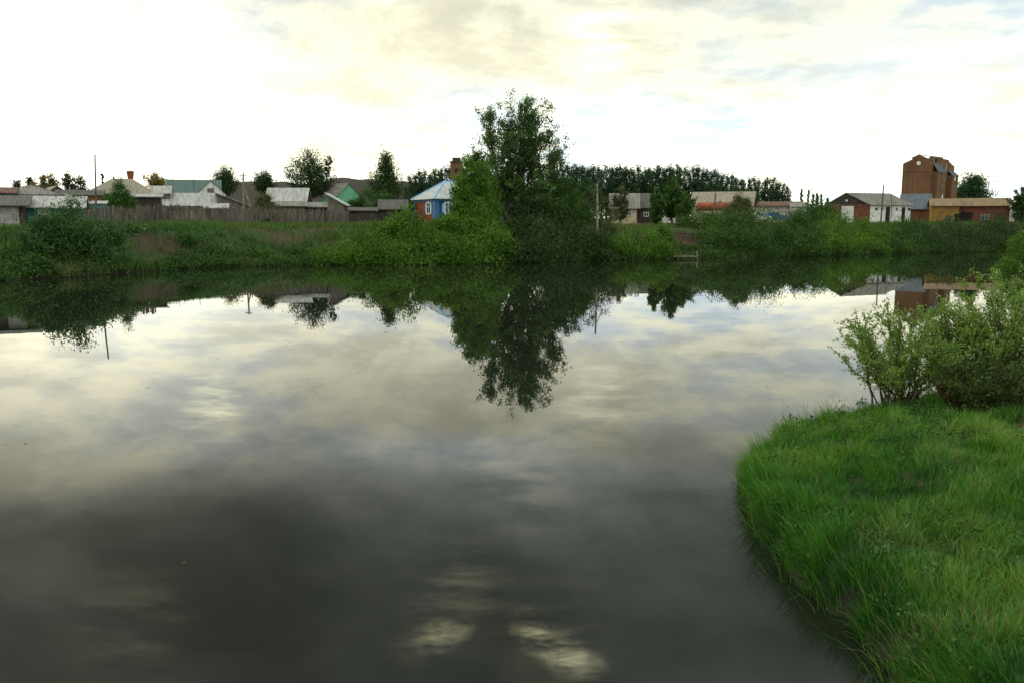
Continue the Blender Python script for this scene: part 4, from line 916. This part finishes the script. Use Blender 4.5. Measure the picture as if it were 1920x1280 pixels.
pole(1341, 362, 1336, 392, 146, 'left leg pole of the pair above the rusty tank', .09, 'pole'); pole(1341.5, 362, 1346, 392, 146, 'right leg pole of the pair above the rusty tank', .09, 'pole')
pole(1120, 345, 1121, 482, 91, 'pale bare pole standing at the waterline', .12, 'bark_pale', False, name='pale_pole', base=.1)
pole(1672, 363, 1672, 395, 150, 'short thin mast behind the barn roof', .06)
pole(1524, 352, 1524, 392, 180, 'thin bare mast among the spruces', .06)

# ------------------------------------------------------------------ fences
def fence(pts, label, hgt=1.7, mat='wood_fence', seed=1, gap=.02, bw=.13, name='plank_fence', ragged=.14):
    rng = random.Random(seed); W = [P(px, 425, D) for px, D in pts]; 
    bx, by = W[0].x, W[0].y; bz = gz1(bx, by); root = empty(name, (bx, by, bz), 0, label, 'fence'); mb = MB(); rl = MB()
    for a, c in zip(W[:-1], W[1:]):
        L = (c-a).xy.length; n = int(L/(bw+gap)); d = Vector(((c.x-a.x)/L, (c.y-a.y)/L, 0)); nn = Vector((d.y, -d.x, 0)); prev = None
        for i in range(n):
            if rng.random() < .012: continue
            s = (i+.5)*L/n; x, y = a.x+d.x*s, a.y+d.y*s; z = gz1(x, y)-bz
            h = hgt*(1+rng.uniform(-ragged, ragged*.5)+.10*math.sin(s*.35)); tl = rng.uniform(-.03, .03); off = rng.uniform(-.012, .012)
            c0 = Vector((x-bx, y-by, z-.05))+nn*(.03+off)
            vs = []
            for k in (0, .022):
                for u, zz in ((-bw/2, 0), (bw/2, 0), (bw/2+tl, h), (-bw/2+tl, h-rng.uniform(0, .06))): vs.append(c0+d*u+Vector((0, 0, zz))+nn*k)
            mb.add(vs, [(0, 1, 2, 3), (7, 6, 5, 4), (0, 4, 5, 1), (1, 5, 6, 2), (2, 6, 7, 3), (3, 7, 4, 0)])
        m_ = max(1, int(L/3)); 
        for i in range(m_+1):
            s = min(L-.01, i*L/m_); x, y = a.x+d.x*s, a.y+d.y*s; z = gz1(x, y)-bz; q = Vector((x-bx, y-by, z))-nn*.09
            if not (i == m_ and c is not W[-1]): MB().tube([q-Vector((0, 0, .3)), q+Vector((0, 0, hgt*.98+rng.uniform(0, .2)))], .07, 6).build('post', M[mat], root)
            if prev is not None:
                for zz in (.4, hgt*.8): rl.tube([prev+Vector((0, 0, zz)), q+Vector((0, 0, zz))], .035, 4)
            prev = q
    mb.build('planks', M[mat], root); rl.build('rail', M[mat], root)
fence([(172, 88), (230, 89), (283, 90.5)], 'nearer tall grey board fence right of the very big bush', 2.0, seed=1)
fence([(262, 112), (420, 113), (560, 114), (655, 114)], 'long grey board fence set farther back, ending at the privy', 2.1, seed=2)
fence([(656, 113.5), (735, 114.5)], 'dark low board fence left of the blue house', 1.7, 'wood_dark', 3)
fence([(1255, 104), (1345, 106)], 'low dark garden fence before the ploughed plot', 1.0, 'wood_dark', 4, .08, .07, 'garden_fence')
fence([(600, 121), (655, 121)], 'inner weathered yard fence behind the privy', 1.9, 'wood_grey', 6)

# ------------------------------------------------------------------ jetty and litter
def jetty():
    a, c = G(1262, 481, .3), G(1325, 485, .3); root = empty('plank_jetty', (a.x, a.y, 0), 0, 'weathered plank jetty low at the water', 'jetty'); rng = random.Random(3)
    L = c.x-a.x
    for i in range(3): MB().box(0+rng.uniform(-.3, .3), L+rng.uniform(-.3, .3), -1.2+i*.42, -1.2+i*.42+.34, .27+.03*i, .34+.03*i).build('plank', M['wood_grey'], root)
    for x in (.4, L/2, L-.3): MB().tube([(x, -.8, -1), (x, -.8, .26)], .07, 6).build('stake', M['wood_grey'], root)
    MB().tube([(L+.1, -.6, -.8), (L+.05, -.6, .9)], .07, 6).build('mooring_stake', M['bark_pale'], root)
jetty()
def lump(name, label, cat, px, py, D, s, mat, seed):
    rng = np.random.default_rng(seed); p = P(px, py, D); z = gz1(p.x, D); import bmesh
    me = bpy.data.meshes.new(name); bm = bmesh.new(); bmesh.ops.create_icosphere(bm, subdivisions=3, radius=1)
    for v in bm.verts:
        q = v.co.copy(); f_ = 1+.5*(float(fbm(np.array([q.x*1.6+seed]), np.array([q.y*1.6+q.z*1.3]))[0])-.5)*2
        v.co = Vector((q.x*s[0]*f_, q.y*s[1]*f_, max(-.1*s[2], q.z*s[2]*f_)))
    bm.to_mesh(me); bm.free(); o = link(name, me, M[mat], None, True); o.location = (p.x, D, z); tag(o, label, cat); return o
lump('tarpaulin', 'crumpled turquoise tarpaulin heap by the left edge of the bank', 'tarpaulin', 28, 438, 70, (.45, .3, .22), 'tarp', 1)
lump('rubbish_bag', 'whitish bag lying right of the very big bush', 'bag', 271, 456, 77.5, (.36, .25, .2), 'litter', 2)
lump('rubbish_bag', 'rusty red lump lying just above the whitish bag', 'bag', 266, 446, 79, (.3, .25, .3), 'rust', 5)
lump('litter_bag', 'small orange bag at the foot of the near bush', 'bag', 1718, 745, 15.8, (.09, .07, .13), 'orange', 4)

# ------------------------------------------------------------------ grass on the far bank
def blades(X, Y, Ln, wd, bend, bdir, tone, rng, name, mat, label, segs=2, z0=None, lift=None):
    n = len(X); Z = gz(X, Y)-.02 if z0 is None else z0
    az = rng.uniform(0, 2*np.pi, n); side = np.stack([np.cos(az), np.sin(az), 0*az], 1)
    V = np.empty((n, 2*(segs+1), 3)); B = np.stack([X, Y, Z], 1)
    bd = np.stack([np.cos(bdir), np.sin(bdir), 0*bdir], 1)
    pos = B.copy(); ang = bend*.12
    for k in range(segs+1):
        w = wd*(1-(k/segs)**1.6*.88)
        V[:, 2*k] = pos-side*w[:, None]*.5; V[:, 2*k+1] = pos+side*w[:, None]*.5
        st = Ln/segs; pos = pos+bd*(np.sin(ang)*st)[:, None]+np.array([0, 0, 1])*(np.cos(ang)*st)[:, None]
        ang = ang+bend/segs
    Q = np.concatenate([np.arange(n)[:, None]*2*(segs+1)+np.array([[2*k, 2*k+1, 2*k+3, 2*k+2]]) for k in range(segs)], 0)
    me = mesh_np(name, V.reshape(-1, 3), Q, np.tile(tone, segs))
    return tag(link(name, me, M[mat]), label, 'grass', None, 'stuff')
def far_grass():
    rng = np.random.default_rng(21); n = 210000
    X = rng.uniform(-62, 95, n); Y = shore(X)+.3+rng.uniform(0, 1, n)**1.3*42
    vis = np.abs(X) < Y*.66; X, Y = X[vis], Y[vis]
    brown = fbm(X*.22, Y*.22+40, 4); patch = fbm(X*.09+9, Y*.12, 3)
    d = Y-shore(X)
    k = (rng.random(len(X)) > np.clip((brown-.49)*9, 0, .78)*(d > 2.5)); X, Y, brown, patch, d = X[k], Y[k], brown[k], patch[k], d[k]
    garden = (X > 13.5) & (X < 26.5) & (Y-.3*X > 93.2) & (Y-.3*X < 102); X, Y, brown, patch, d = [a[~garden] for a in (X, Y, brown, patch, d)]
    m_ = len(X); slope = (X > 12) & (X < 46) & (d > 14); patch = np.where(slope, .75+.3*(patch-.4), patch); Ln = rng.uniform(.25, .6, m_)*(.7+np.where(slope, .1, patch)); tone = np.clip(.12+patch*.65+rng.normal(0, .13, m_), 0, 1)
    dry = rng.random(m_) < np.clip((brown-.42)*2.2, 0.03, .5); tone[dry] = rng.uniform(.72, 1, dry.sum())
    blades(X, Y, Ln, rng.uniform(.05, .11, m_), rng.uniform(.2, 1.3, m_), rng.uniform(0, 6.28, m_), tone, rng, 'bank_grass', 'grass_far', 'rough grass and dry weeds covering the far bank')
far_grass()

# ------------------------------------------------------------------ near bank: grass, willow bushes
def near_grass():
    rng = np.random.default_rng(31); nt_ = 28000; e = .3
    TX = rng.uniform(1.5, 17, nt_); TY = rng.uniform(4, 21, nt_); ok = (TX < TY*.66+1.8); TX, TY = TX[ok], TY[ok]
    ts = near_sd(TX, TY)+RAG(TX, TY); ok = ts > .02; TX, TY, ts = TX[ok], TY[ok], ts[ok]; nt_ = len(TX)
    big = fbm(TX*.55+3, TY*.55, 3); mid = fbm(TX*1.4+30, TY*1.4+8, 3)
    sml = fbm(TX*3.1+7, TY*3.1, 2); th_ = (.07+.13*np.clip((mid-.3)*2.2, 0, 1)+.13*np.clip((sml-.35)*2.5, 0, 1)+.06*rng.random(nt_))*np.where(rng.random(nt_) < .10, 1.45, 1.0)
    edge = np.clip(1-ts/.6, 0, 1); th_ *= 1+.95*edge
    tt_ = np.clip(.0+.42*np.clip((big-.32)*2.4, 0, 1)+.22*np.clip((mid-.35)*2.5, 0, 1)+.16*np.clip((sml-.4)*3, 0, 1)+rng.normal(0, .10, nt_), 0, .72)
    gx_ = -(near_sd(TX+e, TY)-near_sd(TX-e, TY)); gy_ = -(near_sd(TX, TY+e)-near_sd(TX, TY-e)); outd = np.arctan2(gy_, gx_)
    fl = fbm(TX*.8+70, TY*.8, 2)*14.0
    cnt_ = (rng.uniform(18, 42, nt_)*np.interp(TY, [5, 12, 20], [1.1, .85, .6])).astype(int); idx = np.repeat(np.arange(nt_), cnt_); m_ = len(idx)
    a = rng.uniform(0, 6.283, m_); rr = np.abs(rng.normal(0, .07, m_)); X = TX[idx]+np.cos(a)*rr; Y = TY[idx]+np.sin(a)*rr
    k = near_sd(X, Y)+RAG(X, Y) > -.05; idx, a, X, Y = idx[k], a[k], X[k], Y[k]; m_ = len(idx)
    Ln = th_[idx]*rng.uniform(.5, 1.1, m_)
    bx_ = np.cos(a)+np.cos(fl[idx])*.7*(1-edge[idx])+np.cos(outd[idx])*edge[idx]*1.6; by_ = np.sin(a)+np.sin(fl[idx])*.7*(1-edge[idx])+np.sin(outd[idx])*edge[idx]*1.6
    bdir = np.arctan2(by_, bx_); bend = rng.uniform(.35, 1.9, m_)*(1+.3*edge[idx])
    tone = np.clip(tt_[idx]+rng.normal(0, .07, m_), 0, .74)
    dry = rng.random(m_) < .018+.30*np.clip((fbm(TX*.7+50, TY*.7+50, 3)-.52)*6, 0, 1)[idx]; tone[dry] = rng.uniform(.72, 1, dry.sum())
    blades(X, Y, Ln, rng.uniform(.0035, .0085, m_)*np.interp(Y, [5, 20], [1, 1.7]), bend, bdir, tone, rng, 'bank_grass', 'grass_near', 'lush long green grass covering the near bank', 3)
    # taller seeding stalks along the rim
    n = 1500; t = rng.uniform(0, 1, n); i = rng.integers(0, 12, n); A = NP_[i]; B = NP_[i+1]; Pp = A+(B-A)*t[:, None]
    X, Y = Pp[:, 0]+rng.normal(0, .22, n), Pp[:, 1]+rng.normal(0, .22, n); s = near_sd(X, Y); k = (s > -.1) & (s < .5) & (Y > 4.5); X, Y = X[k], Y[k]; s = s[k]
    gx_ = -(near_sd(X+e, Y)-near_sd(X-e, Y)); gy_ = -(near_sd(X, Y+e)-near_sd(X, Y-e)); m_ = len(X)
    blades(X, Y, rng.uniform(.35, .75, m_), np.full(m_, .007), rng.uniform(.5, 1.7, m_), np.arctan2(gy_, gx_)+rng.normal(0, .6, m_), rng.uniform(.05, .8, m_), rng, 'seeding_grass', 'grass_near', 'taller seeding grass stalks arching over the water along the near rim', 5)
near_grass()

def near_bush(name, label, px, py, D, Hm, Wm, n_stem, mat, seed, leaf=.06, tw=13, lf=15, lean=(0, 0), cat='bush', leafw=.5, tall=.35, spread=1.0):
    rng = np.random.default_rng(seed); p = P(px, py, D); z = gz1(p.x, D); root = empty(name, (p.x, D, z-.03), 0, label, cat)
    tb = MB(); C = []; Dd = []; T = []
    for i in range(n_stem):
        a = i*2.4+rng.uniform(-.4, .4); rr = math.sqrt((i+.5)/n_stem)*rng.uniform(.85, 1.1)
        ex, ey = math.cos(a)*rr*Wm/2*spread+lean[0]*rng.random(), math.sin(a)*rr*Wm/2*.8+lean[1]
        ez = Hm*math.sqrt(max(.12, 1-(rr*.82)**2))*rng.uniform(.75, 1.04)
        b0 = Vector((rng.normal()*.12*Wm*.6, rng.normal()*.10*Wm*.5, 0)); e = Vector((ex, ey, ez))
        pts = [b0+(e-b0)*t+Vector((0, 0, .18*ez*math.sin(t*math.pi)))*(.6)+Vector(rng.normal(size=3))*.025*Hm*t*(1-t)*3 for t in np.linspace(0, 1, 7)]
        r0 = rng.uniform(.010, .020); tb.tube(pts, [r0*(1-t)+.003 for t in np.linspace(0, 1, 7)], 5, False)
        stone = np.clip(rng.normal(.5, .12), 0, 1)
        for j in range(tw):
            t = tall+(1-tall)*(j+rng.random())/tw; k = min(5, int(t*6)); f_ = t*6-k; st = pts[k]*(1-f_)+pts[k+1]*f_ if k < 6 else pts[6]
            ax = (pts[k+1]-pts[k]).normalized(); d = (ax*.9+Vector(rng.normal(size=3))*.55+Vector((0, 0, .15))).normalized(); L = rng.uniform(.18, .42)*Hm/2.4*(1.15-.45*t)
            en = st+d*L+Vector((0, 0, -.04*L)); tb.tube([st, en], [.0045, .0018], 3, False)
            m_ = int(lf*rng.uniform(.7, 1.2)); s = rng.uniform(.1, 1.05, m_)
            q = np.array(st)[None]+np.array(en-st)[None]*s[:, None]+rng.normal(size=(m_, 3))*.028*Hm/2.4
            C.append(q); Dd.append(np.tile(np.array(d), (m_, 1))); T.append(np.clip(stone+rng.normal(0, .17, m_), 0, 1))
    C = np.concatenate(C); Dd = np.concatenate(Dd); T = np.concatenate(T); k = C[:, 2] > .04; C, Dd, T = C[k], Dd[k], T[k]
    tb.build('stem', M['bark_twig'], root)
    crown_obj(root, C, T, leaf, mat, rng, Dd*1.0, leafw, 'foliage')
near_bush('young_willow', 'airy young willow bush at the tip of the near bank', 1685, 768, 15.8, 2.0, 2.6, 44, 'leaf_near', 3, tw=20, lf=20, lean=(-.3, 0), leaf=.050, tall=.26)
near_bush('young_willow', 'taller dense willow bush at the right edge of the near bank', 1872, 755, 16.2, 2.45, 3.2, 56, 'leaf_near', 8, tw=23, lf=21, leaf=.050, tall=.22)
near_bush('young_willow', 'narrow willow filling the gap between the airy and the tall one', 1780, 765, 16.4, 2.05, 1.9, 38, 'leaf_near', 11, tw=19, lf=19, leaf=.050, tall=.25)
near_bush('rusty_shrub', 'low dark shrub with rust brown leaves under the willows', 1860, 790, 14.6, 1.15, 2.5, 70, 'leaf_near_dark', 12, leaf=.05, tw=14, lf=17, tall=.05, leafw=.6)
near_bush('rusty_shrub', 'small reddish dead shrub beside the orange bag', 1795, 770, 15.0, .85, 1.1, 30, 'leaf_rust', 13, leaf=.045, tw=9, lf=11, tall=.1, leafw=.6)

# ------------------------------------------------------------------ undergrowth
def undergrowth():
    rng = np.random.default_rng(77); n = 2100; X = rng.uniform(-58, 98, n); Y = shore(X)+.1+rng.uniform(0, 1, n)**1.6*14; ok = np.abs(X) < Y*.66; X, Y = X[ok], Y[ok]
    brown = fbm(X*.22, Y*.22+40, 4); d = Y-shore(X); dens = np.where(d < 1.6, .9, np.clip(.85-(brown-.42)*6, .16, .9)); ok = (rng.random(len(X)) < dens) & ~((X > 13.5) & (X < 26.5) & (Y-.3*X > 93.2))
    X, Y = X[ok], Y[ok]; Z = gz(X, Y); k = len(X); r = rng.uniform(.3, .95, k)*(.7+.8*fbm(X*.3, Y*.3, 2))
    cl = np.stack([X, Y, Z+r*.45], 1); C, tone, idx = clump_leaves(cl, 110, r, .16, rng, .62)
    tone = np.clip(tone*.7+fbm(X*.12+4, Y*.12, 2)[idx]*.5-.1, 0, 1); keep = C[:, 2] > gz(C[:, 0], C[:, 1])
    V, Q = leaf_quads(C[keep], .17, rng); tag(link('undergrowth', mesh_np('undergrowth', V, Q, tone[keep]), M['leaf_mid']), 'weeds and low growth along the far bank', 'undergrowth', None, 'stuff')
    # leafy weeds mixed into the near grass
    n = 2600; X = rng.uniform(1.5, 16, n); Y = rng.uniform(4, 19, n); s_ = near_sd(X, Y); ok = (s_ > .2) & (X < Y*.66+1.5) & (rng.random(n) < np.clip((fbm(X*.9+11, Y*.9+5, 3)-.42)*5, .04, 1)); X, Y = X[ok], Y[ok]; k = len(X)
    cl = np.stack([X, Y, gz(X, Y)+rng.uniform(.10, .26, k)], 1); C, tone, idx = clump_leaves(cl, 20, rng.uniform(.07, .16, k), .05, rng, .7)
    V, Q = leaf_quads(C, .052, rng, None, .55, .9); tag(link('leafy_weeds', mesh_np('leafy_weeds', V, Q, tone), M['leaf_mid']), 'broad leaved weeds mixed into the near grass', 'weeds', None, 'stuff')
undergrowth()

def floating():
    rng = np.random.default_rng(5); n = 420; X = rng.uniform(-12, 9, n); Y = rng.uniform(5.5, 34, n); cl_ = fbm(X*.35, Y*.35, 3); near = near_sd(X, Y)
    k = (near < -.15) & ((cl_ > .60) | ((near > -1.2) & (rng.random(n) < .5))); X, Y = X[k], Y[k]; m_ = len(X)
    a = rng.uniform(0, 6.28, m_); L = rng.uniform(.015, .05, m_); V = []; Q = []
    for i in range(m_):
        c, s_ = math.cos(a[i]), math.sin(a[i]); o = len(V)
        for u, w in ((-1, 0), (0, .35), (1, 0), (0, -.35)): V.append((X[i]+(c*u-s_*w)*L[i], Y[i]+(s_*u+c*w)*L[i], .005+.004*u*u))
        Q.append((o, o+3, o+2, o+1))
    tag(link('floating_leaves', mesh_np('floating_leaves', np.array(V), np.array(Q), rng.uniform(0, 1, m_)), M['leaf_olive']), 'tiny leaves and specks floating on the river', 'leaves', None, 'stuff')
floating()
